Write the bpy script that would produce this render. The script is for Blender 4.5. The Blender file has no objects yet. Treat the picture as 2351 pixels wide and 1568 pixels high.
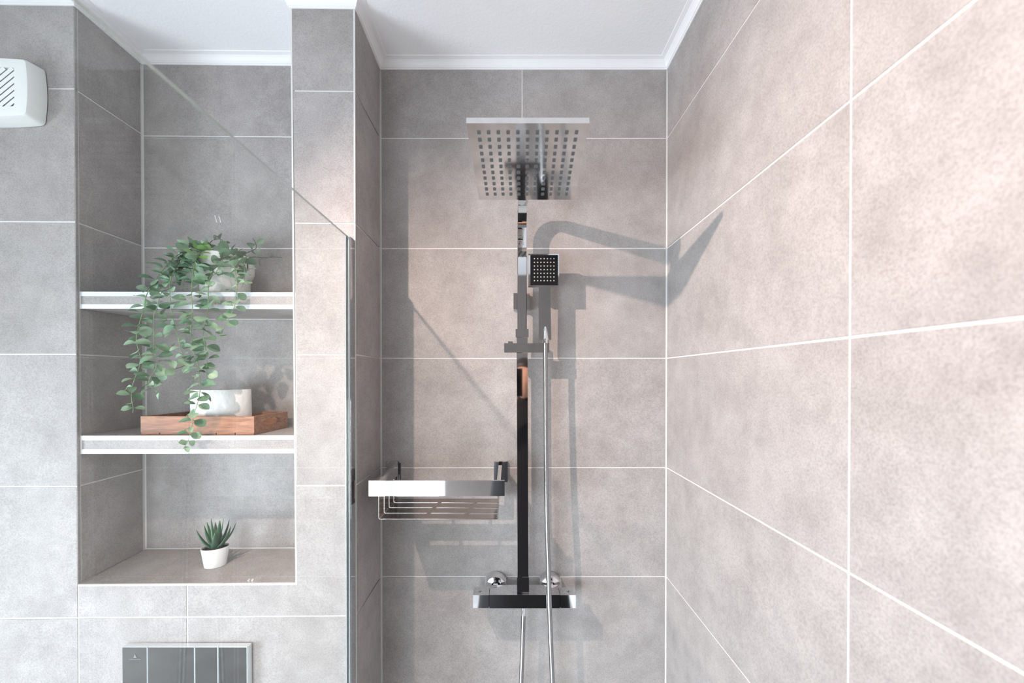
import bpy, bmesh, math, random
from mathutils import Vector, Matrix, Euler

random.seed(7)
scene = bpy.context.scene
COL = scene.collection
R = math.radians

# ------------------------------------------------------------------ camera
# world: +X right, +Y away from the camera, +Z up.  Camera stands at y = 0.
CAM_Z = 1.55
F = 945.0                       # focal length in pixels of a 2351 px wide frame
PITCH = R(0.36)
HX, HY = 1167.0, 864.0          # where the level lines running away from the camera meet
cam = bpy.data.cameras.new('camera')
cam.sensor_width = 36.0
cam.lens = F / 2351 * 36.0
cam.shift_x = (1175.5 - HX) / 2351
PY0 = HY + F * math.tan(PITCH)
cam.shift_y = (PY0 - 784.0) / 2351
cam.clip_start = 0.02
cam.dof.use_dof = True
cam.dof.focus_distance = 1.05
cam.dof.aperture_fstop = 3.2
camo = bpy.data.objects.new('render_camera', cam)
camo.location = (0, 0, CAM_Z)
camo.rotation_euler = (R(90) - PITCH, 0, 0)
COL.objects.link(camo)
scene.camera = camo

# ------------------------------------------------------------------ colour management, world, lights
vs = scene.view_settings
vs.view_transform = 'Standard'
vs.look = 'None'
vs.exposure = 0.0
vs.gamma = 1.0
vs.use_curve_mapping = False
world = bpy.data.worlds.new('world')
scene.world = world
world.use_nodes = True
world.node_tree.nodes['Background'].inputs[0].default_value = (0.75, 0.85, 1.0, 1)
world.node_tree.nodes['Background'].inputs[1].default_value = 0.6

WIN = dict(x0=-1.38, x1=-0.50, z0=0.15, z1=1.55, y=-1.35)
al = bpy.data.lights.new('window_daylight', 'AREA')
al.shape = 'RECTANGLE'
al.spread = R(168)
al.size = WIN['x1'] - WIN['x0']
al.size_y = WIN['z1'] - WIN['z0']
al.energy = 50
al.color = (0.85, 0.925, 1.0)
alo = bpy.data.objects.new('window_daylight', al)
alo.location = ((WIN['x0'] + WIN['x1']) / 2, WIN['y'] + 0.03, (WIN['z0'] + WIN['z1']) / 2)
alo.rotation_euler = (R(90 - 39), 0, 0)          # -Z of the lamp looks along +Y
COL.objects.link(alo)
ADDED_WIN = dict(y0=-1.20, y1=-0.05, z0=0.15, z1=1.60)  # unseen side window, added to bring more daylight onto the right wall
al2 = bpy.data.lights.new('side_fill_light', 'AREA')  # fill light for the right wall, set at the added window
al2.shape = 'RECTANGLE'
al2.spread = R(160)
al2.size = ADDED_WIN['y1'] - ADDED_WIN['y0']
al2.size_y = ADDED_WIN['z1'] - ADDED_WIN['z0']
al2.energy = 116
al2.color = (0.82, 0.90, 1.0)
alo2 = bpy.data.objects.new('side_fill_light', al2)
alo2.location = (-2.52, (ADDED_WIN['y0'] + ADDED_WIN['y1']) / 2, (ADDED_WIN['z0'] + ADDED_WIN['z1']) / 2)
alo2.rotation_euler = (R(90 - 20), 0, R(-90))      # fill light looks along +X, a little downwards
COL.objects.link(alo2)

LAMP = Vector((-0.62, 0.28, CAM_Z + 0.64))
sl = bpy.data.lights.new('spot_bulb_light', 'SPOT')
sl.energy = 84
sl.color = (1.0, 0.77, 0.66)
sl.spot_size = R(142)
sl.spot_blend = 1.0
sl.shadow_soft_size = 0.009
AIM = Vector((math.sin(R(80)) * math.cos(R(50)), math.cos(R(80)) * math.cos(R(50)), -math.sin(R(50))))
slo = bpy.data.objects.new('spot_bulb_light', sl)

# ------------------------------------------------------------------ helpers
def at(px, py, d):
    """world point seen at pixel (px, py) of the photograph, on the plane y = d"""
    u = (px - HX) / F
    v = -(py - PY0) / F
    cp, sp = math.cos(PITCH), math.sin(PITCH)
    r = Vector((u, cp + v * sp, -sp + v * cp))
    return Vector((0, 0, CAM_Z)) + r * (d / r.y)

def link(o, parent=None):
    COL.objects.link(o)
    if parent is not None:
        o.parent = parent
    return o

def origin_of(parent):
    p = Vector((0, 0, 0))
    while parent is not None:
        p += parent.location
        parent = parent.parent
    return p

def obj(name, bm, mat, parent=None, smooth=False, bevel=0.0, center=False, seg=2):
    """link a bmesh (world coordinates) as one mesh object; origin follows the parent unless center"""
    if bevel > 0:
        es = [e for e in bm.edges if len(e.link_faces) == 2 and e.calc_face_angle(0) > 0.5]
        bmesh.ops.bevel(bm, geom=es, offset=bevel, segments=seg, affect='EDGES', profile=0.5, clamp_overlap=True)
    bmesh.ops.recalc_face_normals(bm, faces=bm.faces)
    base = origin_of(parent)
    loc = Vector((0, 0, 0))
    if center or parent is None:
        n = len(bm.verts)
        c = sum((v.co for v in bm.verts), Vector()) / n
        loc = c - base
    bmesh.ops.translate(bm, verts=bm.verts, vec=-(base + loc))
    me = bpy.data.meshes.new(name)
    bm.to_mesh(me)
    bm.free()
    if smooth:
        for p in me.polygons:
            p.use_smooth = True
        if smooth != 'all':
            try:
                me.set_sharp_from_angle(angle=R(35))
            except Exception:
                pass
    if mat is not None:
        me.materials.append(mat)
    o = bpy.data.objects.new(name, me)
    o.location = loc
    return link(o, parent)

def thing(name, loc, label, cat, group=None):
    o = bpy.data.objects.new(name, None)
    o.empty_display_size = 0.02
    o.location = loc
    link(o)
    o['label'] = label
    o['category'] = cat
    if group:
        o['group'] = group
    return o

def tag(o, label, cat, group=None):
    o['label'] = label
    o['category'] = cat
    if group:
        o['group'] = group
    return o

def struct(o):
    o['kind'] = 'structure'
    return o

def box(bm, x0, x1, y0, y1, z0, z1, M=None):
    vs_ = [Vector((x, y, z)) for z in (z0, z1) for y in (y0, y1) for x in (x0, x1)]
    if M is not None:
        vs_ = [M @ v for v in vs_]
    v = [bm.verts.new(p) for p in vs_]
    for f in ((0, 2, 3, 1), (4, 5, 7, 6), (0, 1, 5, 4), (2, 6, 7, 3), (0, 4, 6, 2), (1, 3, 7, 5)):
        bm.faces.new([v[i] for i in f])
    return v

def nbm():
    return bmesh.new()

def prism(bm, pts, vec):
    """polygon pts (world Vectors) extruded by vec"""
    a = [bm.verts.new(p) for p in pts]
    b = [bm.verts.new(p + vec) for p in pts]
    n = len(a)
    bm.faces.new(a)
    bm.faces.new(list(reversed(b)))
    for i in range(n):
        bm.faces.new([a[i], b[i], b[(i + 1) % n], a[(i + 1) % n]])

def lathe(bm, prof, origin, axis='Z', n=32, M=None, cap=True):
    """prof: list of (r, h)"""
    rings = []
    for r, h in prof:
        ring = []
        for i in range(n):
            t = 2 * math.pi * i / n
            if axis == 'Z':
                p = Vector((r * math.cos(t), r * math.sin(t), h))
            else:
                p = Vector((r * math.cos(t), h, r * math.sin(t)))
            if M is not None:
                p = M @ p
            ring.append(bm.verts.new(Vector(origin) + p))
        rings.append(ring)
    for a, b in zip(rings, rings[1:]):
        for i in range(n):
            bm.faces.new([a[i], a[(i + 1) % n], b[(i + 1) % n], b[i]])
    if cap:
        bm.faces.new(list(reversed(rings[0])))
        bm.faces.new(rings[-1])

def frames(pts):
    out = []
    up = Vector((0, 1, 0))
    for i, p in enumerate(pts):
        a = pts[max(0, i - 1)]
        b = pts[min(len(pts) - 1, i + 1)]
        t = (b - a).normalized()
        s = t.cross(up)
        if s.length < 1e-4:
            s = t.cross(Vector((1, 0, 0)))
        s.normalize()
        n = s.cross(t).normalized()
        out.append((p, t, s, n))
        up = n
    return out

def tube(bm, pts, rad, n=8, cap=True):
    """rad: number or list"""
    rings = []
    for i, (p, t, s, q) in enumerate(frames(pts)):
        r = rad[i] if isinstance(rad, (list, tuple)) else rad
        rings.append([bm.verts.new(p + (s * math.cos(2 * math.pi * k / n) + q * math.sin(2 * math.pi * k / n)) * r) for k in range(n)])
    for a, b in zip(rings, rings[1:]):
        for k in range(n):
            bm.faces.new([a[k], a[(k + 1) % n], b[(k + 1) % n], b[k]])
    if cap:
        bm.faces.new(list(reversed(rings[0])))
        bm.faces.new(rings[-1])

def spline(pts, step):
    """Catmull-Rom through pts, resampled every step metres"""
    P = [pts[0] * 2 - pts[1]] + list(pts) + [pts[-1] * 2 - pts[-2]]
    fine = []
    for i in range(1, len(P) - 2):
        for k in range(24):
            t = k / 24
            a, b, c, d = P[i - 1], P[i], P[i + 1], P[i + 2]
            fine.append(0.5 * ((2 * b) + (c - a) * t + (2 * a - 5 * b + 4 * c - d) * t * t + (3 * b - a - 3 * c + d) * t ** 3))
    fine.append(pts[-1])
    out = [fine[0]]
    acc = 0.0
    for a, b in zip(fine, fine[1:]):
        L = (b - a).length
        if L < 1e-9:
            continue
        s = step - acc
        while s <= L:
            out.append(a + (b - a) * (s / L))
            s += step
        acc = (acc + L) % step
    return out

# ------------------------------------------------------------------ materials
def new_mat(name):
    m = bpy.data.materials.new(name)
    m.use_nodes = True
    nt = m.node_tree
    return m, nt, nt.nodes['Principled BSDF']

def plain(name, col, rough=0.5, metal=0.0, spec=0.5, var=0.0, scale=40, bump=0.0, bump_scale=300, coat=0.0):
    m, nt, b = new_mat(name)
    b.inputs['Base Color'].default_value = (*col, 1)
    b.inputs['Roughness'].default_value = rough
    b.inputs['Metallic'].default_value = metal
    b.inputs['Specular IOR Level'].default_value = spec
    b.inputs['Coat Weight'].default_value = coat
    tc = nt.nodes.new('ShaderNodeTexCoord')
    if var > 0:
        n = nt.nodes.new('ShaderNodeTexNoise')
        n.inputs['Scale'].default_value = scale
        n.inputs['Detail'].default_value = 5
        nt.links.new(tc.outputs['Object'], n.inputs['Vector'])
        r = nt.nodes.new('ShaderNodeValToRGB')
        r.color_ramp.elements[0].position = 0.3
        r.color_ramp.elements[1].position = 0.7
        r.color_ramp.elements[0].color = (*[c * (1 - var) for c in col], 1)
        r.color_ramp.elements[1].color = (*[min(1, c * (1 + var)) for c in col], 1)
        nt.links.new(n.outputs['Fac'], r.inputs['Fac'])
        nt.links.new(r.outputs['Color'], b.inputs['Base Color'])
    if bump > 0:
        n = nt.nodes.new('ShaderNodeTexNoise')
        n.inputs['Scale'].default_value = bump_scale
        n.inputs['Detail'].default_value = 3
        nt.links.new(tc.outputs['Object'], n.inputs['Vector'])
        bp = nt.nodes.new('ShaderNodeBump')
        bp.inputs['Strength'].default_value = bump
        bp.inputs['Distance'].default_value = 0.002
        nt.links.new(n.outputs['Fac'], bp.inputs['Height'])
        nt.links.new(bp.outputs['Normal'], b.inputs['Normal'])
    return m

def tile_material():
    m, nt, b = new_mat('concrete_look_tile')
    L = nt.links
    N = nt.nodes.new
    tc = N('ShaderNodeTexCoord')
    oi = N('ShaderNodeObjectInfo')
    mul = N('ShaderNodeMath'); mul.operation = 'MULTIPLY'; mul.inputs[1].default_value = 37.0
    L.new(oi.outputs['Random'], mul.inputs[0])
    add = N('ShaderNodeVectorMath'); add.operation = 'ADD'
    L.new(tc.outputs['Object'], add.inputs[0]); L.new(mul.outputs[0], add.inputs[1])
    def noise(scale, detail, rough):
        n = N('ShaderNodeTexNoise')
        n.inputs['Scale'].default_value = scale
        n.inputs['Detail'].default_value = detail
        n.inputs['Roughness'].default_value = rough
        L.new(add.outputs[0], n.inputs['Vector'])
        return n
    n1 = noise(9, 10, 0.70)
    n2 = noise(330, 5, 0.85)
    n3 = noise(22, 5, 0.6)
    r1 = N('ShaderNodeValToRGB')
    e = r1.color_ramp.elements
    e[0].position = 0.32; e[0].color = (0.313, 0.2925, 0.282, 1)
    e[1].position = 0.66; e[1].color = (0.404, 0.381, 0.370, 1)
    L.new(n1.outputs['Fac'], r1.inputs['Fac'])
    mx = N('ShaderNodeMix'); mx.data_type = 'RGBA'; mx.blend_type = 'OVERLAY'
    mx.inputs[0].default_value = 0.18
    L.new(r1.outputs['Color'], mx.inputs[6]); L.new(n3.outputs['Fac'], mx.inputs[7])
    r2 = N('ShaderNodeValToRGB')
    e = r2.color_ramp.elements
    e[0].position = 0.33; e[0].color = (0.69, 0.685, 0.68, 1)
    e[1].position = 0.56; e[1].color = (1.07, 1.07, 1.07, 1)
    L.new(n2.outputs['Fac'], r2.inputs['Fac'])
    m2 = N('ShaderNodeMix'); m2.data_type = 'RGBA'; m2.blend_type = 'MULTIPLY'
    m2.inputs[0].default_value = 1.0
    L.new(mx.outputs[2], m2.inputs[6]); L.new(r2.outputs['Color'], m2.inputs[7])
    L.new(m2.outputs[2], b.inputs['Base Color'])
    b.inputs['Roughness'].default_value = 0.55
    b.inputs['Specular IOR Level'].default_value = 0.35
    bp = N('ShaderNodeBump'); bp.inputs['Strength'].default_value = 0.08; bp.inputs['Distance'].default_value = 0.001
    L.new(n2.outputs['Fac'], bp.inputs['Height']); L.new(bp.outputs['Normal'], b.inputs['Normal'])
    return m

def glass_material(name, tint, f0=0.045):
    """flat pane: clear transmission plus a mirror share that grows towards grazing angles"""
    m = bpy.data.materials.new(name)
    m.use_nodes = True
    nt = m.node_tree
    nt.nodes.clear()
    N = nt.nodes.new
    L = nt.links
    out = N('ShaderNodeOutputMaterial')
    geo = N('ShaderNodeNewGeometry')
    dot = N('ShaderNodeVectorMath'); dot.operation = 'DOT_PRODUCT'
    L.new(geo.outputs['Incoming'], dot.inputs[0]); L.new(geo.outputs['Normal'], dot.inputs[1])
    ab = N('ShaderNodeMath'); ab.operation = 'ABSOLUTE'; L.new(dot.outputs['Value'], ab.inputs[0])
    one = N('ShaderNodeMath'); one.operation = 'SUBTRACT'; one.inputs[0].default_value = 1.0; L.new(ab.outputs[0], one.inputs[1])
    pw = N('ShaderNodeMath'); pw.operation = 'POWER'; pw.inputs[1].default_value = 5.0; L.new(one.outputs[0], pw.inputs[0])
    ma = N('ShaderNodeMath'); ma.operation = 'MULTIPLY_ADD'; ma.inputs[1].default_value = 1 - f0; ma.inputs[2].default_value = f0
    L.new(pw.outputs[0], ma.inputs[0])
    tr = N('ShaderNodeBsdfTransparent'); tr.inputs['Color'].default_value = (*tint, 1)
    gl = N('ShaderNodeBsdfGlossy'); gl.inputs['Roughness'].default_value = 0.0
    gl.inputs['Color'].default_value = (0.95, 0.97, 0.97, 1)
    mix = N('ShaderNodeMixShader')
    L.new(ma.outputs[0], mix.inputs[0]); L.new(tr.outputs[0], mix.inputs[1]); L.new(gl.outputs[0], mix.inputs[2])
    L.new(mix.outputs[0], out.inputs['Surface'])
    return m

def wood_material(name, dark, light):
    m, nt, b = new_mat(name)
    N = nt.nodes.new
    L = nt.links
    tc = N('ShaderNodeTexCoord')
    mp = N('ShaderNodeMapping'); mp.inputs['Scale'].default_value = (9, 60, 90)
    L.new(tc.outputs['Object'], mp.inputs['Vector'])
    n = N('ShaderNodeTexNoise'); n.inputs['Scale'].default_value = 1.6; n.inputs['Detail'].default_value = 6; n.inputs['Distortion'].default_value = 1.2
    L.new(mp.outputs[0], n.inputs['Vector'])
    r = N('ShaderNodeValToRGB')
    r.color_ramp.elements[0].position = 0.32; r.color_ramp.elements[0].color = (*dark, 1)
    r.color_ramp.elements[1].position = 0.66; r.color_ramp.elements[1].color = (*light, 1)
    L.new(n.outputs['Fac'], r.inputs['Fac'])
    L.new(r.outputs['Color'], b.inputs['Base Color'])
    b.inputs['Roughness'].default_value = 0.5
    return m

def leaf_material(name, dark, light):
    m, nt, b = new_mat(name)
    N = nt.nodes.new
    L = nt.links
    oi = N('ShaderNodeObjectInfo')
    tc = N('ShaderNodeTexCoord')
    n = N('ShaderNodeTexNoise'); n.inputs['Scale'].default_value = 90; n.inputs['Detail'].default_value = 2
    L.new(tc.outputs['Object'], n.inputs['Vector'])
    ad = N('ShaderNodeMath'); ad.operation = 'MULTIPLY_ADD'; ad.inputs[1].default_value = 0.35
    sub = N('ShaderNodeMath'); sub.operation = 'SUBTRACT'; sub.inputs[1].default_value = 0.17
    L.new(oi.outputs['Random'], sub.inputs[0])
    L.new(n.outputs['Fac'], ad.inputs[0]); L.new(sub.outputs[0], ad.inputs[2])
    r = N('ShaderNodeValToRGB')
    r.color_ramp.elements[0].position = 0.1; r.color_ramp.elements[0].color = (*dark, 1)
    r.color_ramp.elements[1].position = 0.9; r.color_ramp.elements[1].color = (*light, 1)
    L.new(ad.outputs[0], r.inputs['Fac'])
    L.new(r.outputs['Color'], b.inputs['Base Color'])
    b.inputs['Roughness'].default_value = 0.42
    return m

M = {}
M['tile'] = tile_material()
M['grout'] = plain('white_grout', (0.69, 0.68, 0.66), 0.8, var=0.03, scale=60)
M['paint'] = plain('white_ceiling_paint', (0.88, 0.885, 0.895), 0.85, var=0.012, scale=8, bump=0.35, bump_scale=160)
M['coving'] = plain('white_gloss_coving', (0.86, 0.865, 0.87), 0.45, var=0.01, scale=12)
M['wall_paint'] = plain('grey_room_paint', (0.14, 0.132, 0.126), 0.8, var=0.05, scale=6)
M['rear_tile'] = plain('brown_grey_rear_wall', (0.25, 0.222, 0.205), 0.6, var=0.06, scale=6)
M['floor'] = plain('grey_floor_tile', (0.38, 0.38, 0.38), 0.5, var=0.12, scale=9)
M['chrome'] = plain('polished_chrome', (0.80, 0.80, 0.81), 0.035, metal=1.0)
M['chrome_soft'] = plain('chrome_slightly_worn', (0.72, 0.72, 0.72), 0.08, metal=1.0, var=0.05, scale=50)
M['hose_metal'] = plain('ribbed_hose_metal', (0.38, 0.38, 0.38), 0.14, metal=1.0, var=0.1, scale=200)
M['basket_metal'] = plain('dull_basket_steel', (0.44, 0.40, 0.375), 0.16, metal=1.0, var=0.05, scale=60)
M['satin'] = plain('satin_silver_trim', (0.74, 0.77, 0.80), 0.38, metal=0.35, var=0.02, scale=30)
M['black'] = plain('black_rubber', (0.008, 0.008, 0.009), 0.45, spec=0.12, var=0.1)
M['nozzle'] = plain('grey_silicone_nozzle', (0.10, 0.105, 0.11), 0.3, var=0.1)
M['nozzle_light'] = plain('light_silicone_nozzle', (0.40, 0.40, 0.38), 0.4, var=0.05)
M['glass'] = glass_material('shower_glass', (0.975, 0.988, 0.982), 0.030)
M['glass_edge'] = plain('glass_edge_grey', (0.27, 0.275, 0.255), 0.15, var=0.1, scale=20)
M['seal'] = plain('clear_grey_seal', (0.45, 0.50, 0.52), 0.2, var=0.05)
M['white_plastic'] = plain('white_abs_plastic', (0.80, 0.82, 0.80), 0.42, var=0.015, scale=50, bump=0.05, bump_scale=900)
M['fan_dark'] = plain('dark_fan_interior', (0.42, 0.43, 0.42), 0.8, var=0.2, scale=40)
M['ceramic'] = plain('white_glazed_ceramic', (0.76, 0.76, 0.745), 0.25, var=0.015, scale=30)
M['pot_stone'] = plain('off_white_ceramic_pot', (0.85, 0.84, 0.80), 0.38, var=0.05, scale=25)
M['soil'] = plain('dark_soil', (0.025, 0.018, 0.017), 0.95, var=0.5, scale=260, bump=0.9, bump_scale=350)
M['paper'] = plain('white_embossed_paper', (0.86, 0.85, 0.83), 0.9, var=0.02, scale=40, bump=0.9, bump_scale=85)
M['card'] = plain('brown_cardboard_core', (0.35, 0.26, 0.18), 0.9, var=0.1)
M['wood'] = wood_material('reddish_brown_wood', (0.19, 0.068, 0.028), (0.41, 0.180, 0.082))
M['leaf'] = leaf_material('grey_green_leaf', (0.095, 0.20, 0.115), (0.31, 0.46, 0.31))
M['leaf_bright'] = leaf_material('fresh_green_leaf', (0.10, 0.26, 0.055), (0.27, 0.48, 0.15))
M['stem'] = plain('pale_green_stem', (0.20, 0.33, 0.14), 0.5, var=0.15)
M['stem_dark'] = plain('dark_twig', (0.055, 0.07, 0.035), 0.6, var=0.2)
M['aloe'] = leaf_material('deep_green_succulent', (0.018, 0.060, 0.030), (0.070, 0.170, 0.075))
M['dark_mirror'] = plain('dark_mirror_plate', (0.100, 0.096, 0.092), 0.03, metal=1.0)
M['steel_edge'] = plain('bright_steel_edge', (0.80, 0.84, 0.86), 0.2, metal=0.6)
M['red'] = plain('red_dot', (0.5, 0.02, 0.02), 0.4, var=0.05)
M['cloth_black'] = plain('black_cotton', (0.010, 0.010, 0.012), 0.9, var=0.3, scale=200)
M['skin'] = plain('skin', (0.55, 0.30, 0.20), 0.5, var=0.08, scale=30)
M['hair'] = plain('dark_brown_hair', (0.02, 0.013, 0.010), 0.5, var=0.3, scale=200)
M['sticker'] = plain('pale_label', (0.62, 0.60, 0.56), 0.6, var=0.03)
M['print'] = plain('black_print', (0.03, 0.03, 0.03), 0.6, var=0.1)
M['mark'] = plain('etched_grey_mark', (0.22, 0.22, 0.225), 0.35, metal=0.4, var=0.05)
M['pane'] = glass_material('window_pane', (0.97, 0.98, 0.98))

# ------------------------------------------------------------------ main dimensions
Y_BACK = 1.125                   # shower back wall
X_RIGHT = 0.4325                 # right wall
X_ALC = -0.349                   # left side of the shower recess
Z_CEIL = CAM_Z + 0.855
Z_COVE = CAM_Z + 0.8335          # underside of the coving
JZ = [CAM_Z + v for v in (0.6485, 0.3490, 0.0495, -0.2500, -0.5495, -0.8490)]   # joints
PIV = Vector((X_ALC, 0.9405, 0))
ANG = 0.0133                     # the niche wall is not quite parallel to the back wall
UN = Vector((math.cos(ANG), math.sin(ANG), 0))
WN = Vector((-math.sin(ANG), math.cos(ANG), 0))     # into the wall
UP = Vector((0, 0, 1))
def nw(u, w, z):
    return PIV + UN * u + WN * w + UP * z
MN = Matrix(((UN.x, WN.x, 0, PIV.x), (UN.y, WN.y, 0, PIV.y), (0, 0, 1, 0), (0, 0, 0, 1)))
U_L, U_R = -0.629, -0.1375       # niche left and right
NIC_D = 0.174                    # niche depth to the tile face
Z_NF = CAM_Z - 0.4725            # niche floor
G = 0.0016                       # half of a joint
REC = 0.0011                     # joint depth

def tile_poly(parent, O, U, Nrm, pts, thick=REC, name='tile'):
    """one tile: polygon pts (u, z) on the plane O + U*u + UP*z, face towards Nrm, its back on the wall bed"""
    bm = nbm()
    front = [O + U * u + UP * z for u, z in pts]
    prism(bm, [p - Nrm * thick for p in front], Nrm * thick)
    es = [e for e in bm.edges if all(any((v.co - p).length < 1e-6 for p in front) for v in e.verts)]
    bmesh.ops.bevel(bm, geom=es, offset=0.0005, segments=1, affect='EDGES')
    return obj(name, bm, M['tile'], parent, center=True)

def tile_rect(parent, O, U, Nrm, u0, u1, z0, z1, **k):
    return tile_poly(parent, O, U, Nrm, [(u0, z0), (u1, z0), (u1, z1), (u0, z1)], **k)

# ------------------------------------------------------------------ setting: floor, ceiling, walls
XL, YR = -2.55, -1.38
bm = nbm(); box(bm, XL - 0.1, X_RIGHT + 0.1, YR - 0.1, Y_BACK + 0.1, -0.08, 0)
struct(obj('floor', bm, M['floor']))
bm = nbm(); box(bm, XL - 0.1, X_RIGHT + 0.1, YR - 0.1, Y_BACK + 0.1, Z_CEIL, Z_CEIL + 0.08)
struct(obj('ceiling', bm, M['paint']))

bm = nbm(); box(bm, X_ALC - 0.7, X_RIGHT + 0.1, Y_BACK + REC, Y_BACK + 0.1, 0, Z_CEIL)
wall_back = struct(obj('wall_back', bm, M['grout']))
bm = nbm(); box(bm, X_RIGHT + REC, X_RIGHT + 0.1, YR - 0.1, Y_BACK + REC, 0, Z_CEIL)
wall_right = struct(obj('wall_right', bm, M['grout']))
bm = nbm()
box(bm, XL - 0.1, XL, YR - 0.1, ADDED_WIN['y0'], 0, Z_CEIL)
box(bm, XL - 0.1, XL, ADDED_WIN['y1'], Y_BACK + 0.1, 0, Z_CEIL)
box(bm, XL - 0.1, XL, ADDED_WIN['y0'], ADDED_WIN['y1'], 0, ADDED_WIN['z0'])
box(bm, XL - 0.1, XL, ADDED_WIN['y0'], ADDED_WIN['y1'], ADDED_WIN['z1'], Z_CEIL)
struct(obj('wall_left', bm, M['wall_paint']))
# wall behind the camera, with the window opening
bm = nbm()
y0, y1 = YR - 0.1, YR
box(bm, XL, WIN['x0'], y0, y1, 0, Z_CEIL)
box(bm, WIN['x1'], X_RIGHT, y0, y1, 0, Z_CEIL)
box(bm, WIN['x0'], WIN['x1'], y0, y1, 0, WIN['z0'])
box(bm, WIN['x0'], WIN['x1'], y0, y1, WIN['z1'], Z_CEIL)
struct(obj('wall_rear', bm, M['rear_tile']))
# window in it
bm = nbm()
a, b_, c, d = WIN['x0'], WIN['x1'], WIN['z0'], WIN['z1']
fw = 0.06
for (p, q, r, s) in ((a, b_, c, c + fw), (a, b_, d - fw, d), (a, a + fw, c + fw, d - fw), (b_ - fw, b_, c + fw, d - fw), ((a + b_) / 2 - 0.04, (a + b_) / 2 + 0.04, c + fw, d - fw)):
    box(bm, p, q, y0 + 0.02, y1 - 0.02, r, s)
win = struct(obj('window_1', bm, M['white_plastic']))
for p, q in ((a + fw, (a + b_) / 2 - 0.04), ((a + b_) / 2 + 0.04, b_ - fw)):
    bm = nbm(); box(bm, p, q, y0 + 0.045, y0 + 0.051, c + fw, d - fw)
    obj('pane', bm, M['pane'], win)

bm = nbm()  # frame and pane of the added side window
a, b_, c, d = ADDED_WIN['y0'], ADDED_WIN['y1'], ADDED_WIN['z0'], ADDED_WIN['z1']
for (p, q, r, s) in ((a, b_, c, c + fw), (a, b_, d - fw, d), (a, a + fw, c + fw, d - fw), (b_ - fw, b_, c + fw, d - fw)):
    box(bm, XL - 0.08, XL - 0.02, p, q, r, s)
added_win = struct(obj('added_window', bm, M['white_plastic']))
bm = nbm(); box(bm, XL - 0.055, XL - 0.049, a + fw, b_ - fw, c + fw, d - fw)
obj('pane', bm, M['pane'], added_win)

# niche wall: boxed-out wall left of the shower with a tall open niche
bm = nbm()
def nbox(u0, u1, w0, w1, z0, z1):
    box(bm, u0, u1, w0, w1, z0, z1, MN)
nbox(XL - X_ALC, U_L - REC, REC, 0.29, 0, Z_CEIL)           # left of niche
nbox(U_L - REC, U_R + REC, REC, 0.29, 0, Z_NF - 0.003)      # below niche
nbox(U_R + REC, -REC, REC, 0.186, 0, Z_CEIL)                # pier
nbox(U_L - REC, U_R + REC, NIC_D + REC, 0.29, CAM_Z + 0.1738, Z_CEIL)             # niche back, three bays
nbox(U_L - REC, U_R + REC, NIC_D + 0.005 + REC, 0.29, CAM_Z - 0.1565, CAM_Z + 0.1738)
nbox(U_L - REC, U_R + REC, NIC_D + 0.002 + REC, 0.29, Z_NF - 0.003, CAM_Z - 0.1565)
wall_niche = struct(obj('wall_niche', bm, M['grout']))

NF = -WN                                                     # face direction of the niche wall
top = Z_COVE + 0.012
# --- tiles: back wall of the shower
XJ = 0.0370
rows = [top] + JZ + [CAM_Z - 1.15]
for i in range(len(rows) - 1):
    z1_, z0_ = rows[i], rows[i + 1]
    for (x0, x1) in ((X_ALC + 0.004, XJ - G), (XJ + G, X_RIGHT - 0.0035)):
        tile_rect(wall_back, Vector((0, Y_BACK, 0)), Vector((1, 0, 0)), Vector((0, -1, 0)), x0, x1, z0_ + G, z1_ - (G if i else 0))
# --- tiles: right wall
RJ = [Y_BACK - 0.0025, 0.5225, -0.0805, -0.6835, YR]
for i in range(len(rows) - 1):
    z1_, z0_ = rows[i], rows[i + 1]
    for k in range(4):
        tile_rect(wall_right, Vector((X_RIGHT, 0, 0)), Vector((0, 1, 0)), Vector((-1, 0, 0)), RJ[k + 1] + G, RJ[k] - (G if k else 0), z0_ + G, z1_ - (G if i else 0))
# --- tiles: left side of the shower recess (right face of the pier)
for i in range(len(rows) - 1):
    z1_, z0_ = rows[i], rows[i + 1]
    tile_rect(wall_niche, Vector((X_ALC, 0, 0)), Vector((0, 1, 0)), Vector((1, 0, 0)), PIV.y + 0.009, Y_BACK - 0.003, z0_ + G, z1_ - (G if i else 0))
    tile_rect(wall_niche, Vector((X_ALC, 0, 0)), Vector((0, 1, 0)), Vector((1, 0, 0)), PIV.y + 0.0012, PIV.y + 0.0068, z0_ + G, z1_ - (G if i else 0))
# --- tiles: pier front (its left edge leans out a little towards the top)
O = PIV.copy()
def lean(z):
    return U_R - 0.0075 * max(0.0, (z - CAM_Z - 0.1) / 0.75)
for i in range(3):
    z1_, z0_ = rows[i] - (G if i else 0), rows[i + 1] + G
    tile_poly(wall_niche, O, UN, NF, [(lean(z0_) + 0.003, z0_), (-0.0034, z0_), (-0.0034, z1_), (lean(z1_) + 0.003, z1_)])
tile_rect(wall_niche, O, UN, NF, U_R + 0.003, -0.0034, JZ[3] + G, JZ[2] - G)
# L-shaped tile around the lower right corner of the niche
UJ = -0.3835
tile_poly(wall_niche, O, UN, NF, [(UJ + G, JZ[4] + G), (-0.0034, JZ[4] + G), (-0.0034, JZ[3] - G), (U_R + 0.003, JZ[3] - G), (U_R + 0.003, Z_NF - 0.004), (UJ + G, Z_NF - 0.004)])
tile_rect(wall_niche, O, UN, NF, U_L + G, UJ - G, JZ[4] + G, Z_NF - 0.004)
for z0_, z1_ in ((JZ[5], JZ[4]), (CAM_Z - 1.15, JZ[5])):
    tile_rect(wall_niche, O, UN, NF, UJ + G, -0.0034, z0_ + G, z1_ - G)
    tile_rect(wall_niche, O, UN, NF, U_L + G, UJ - G, z0_ + G, z1_ - G)
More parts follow.
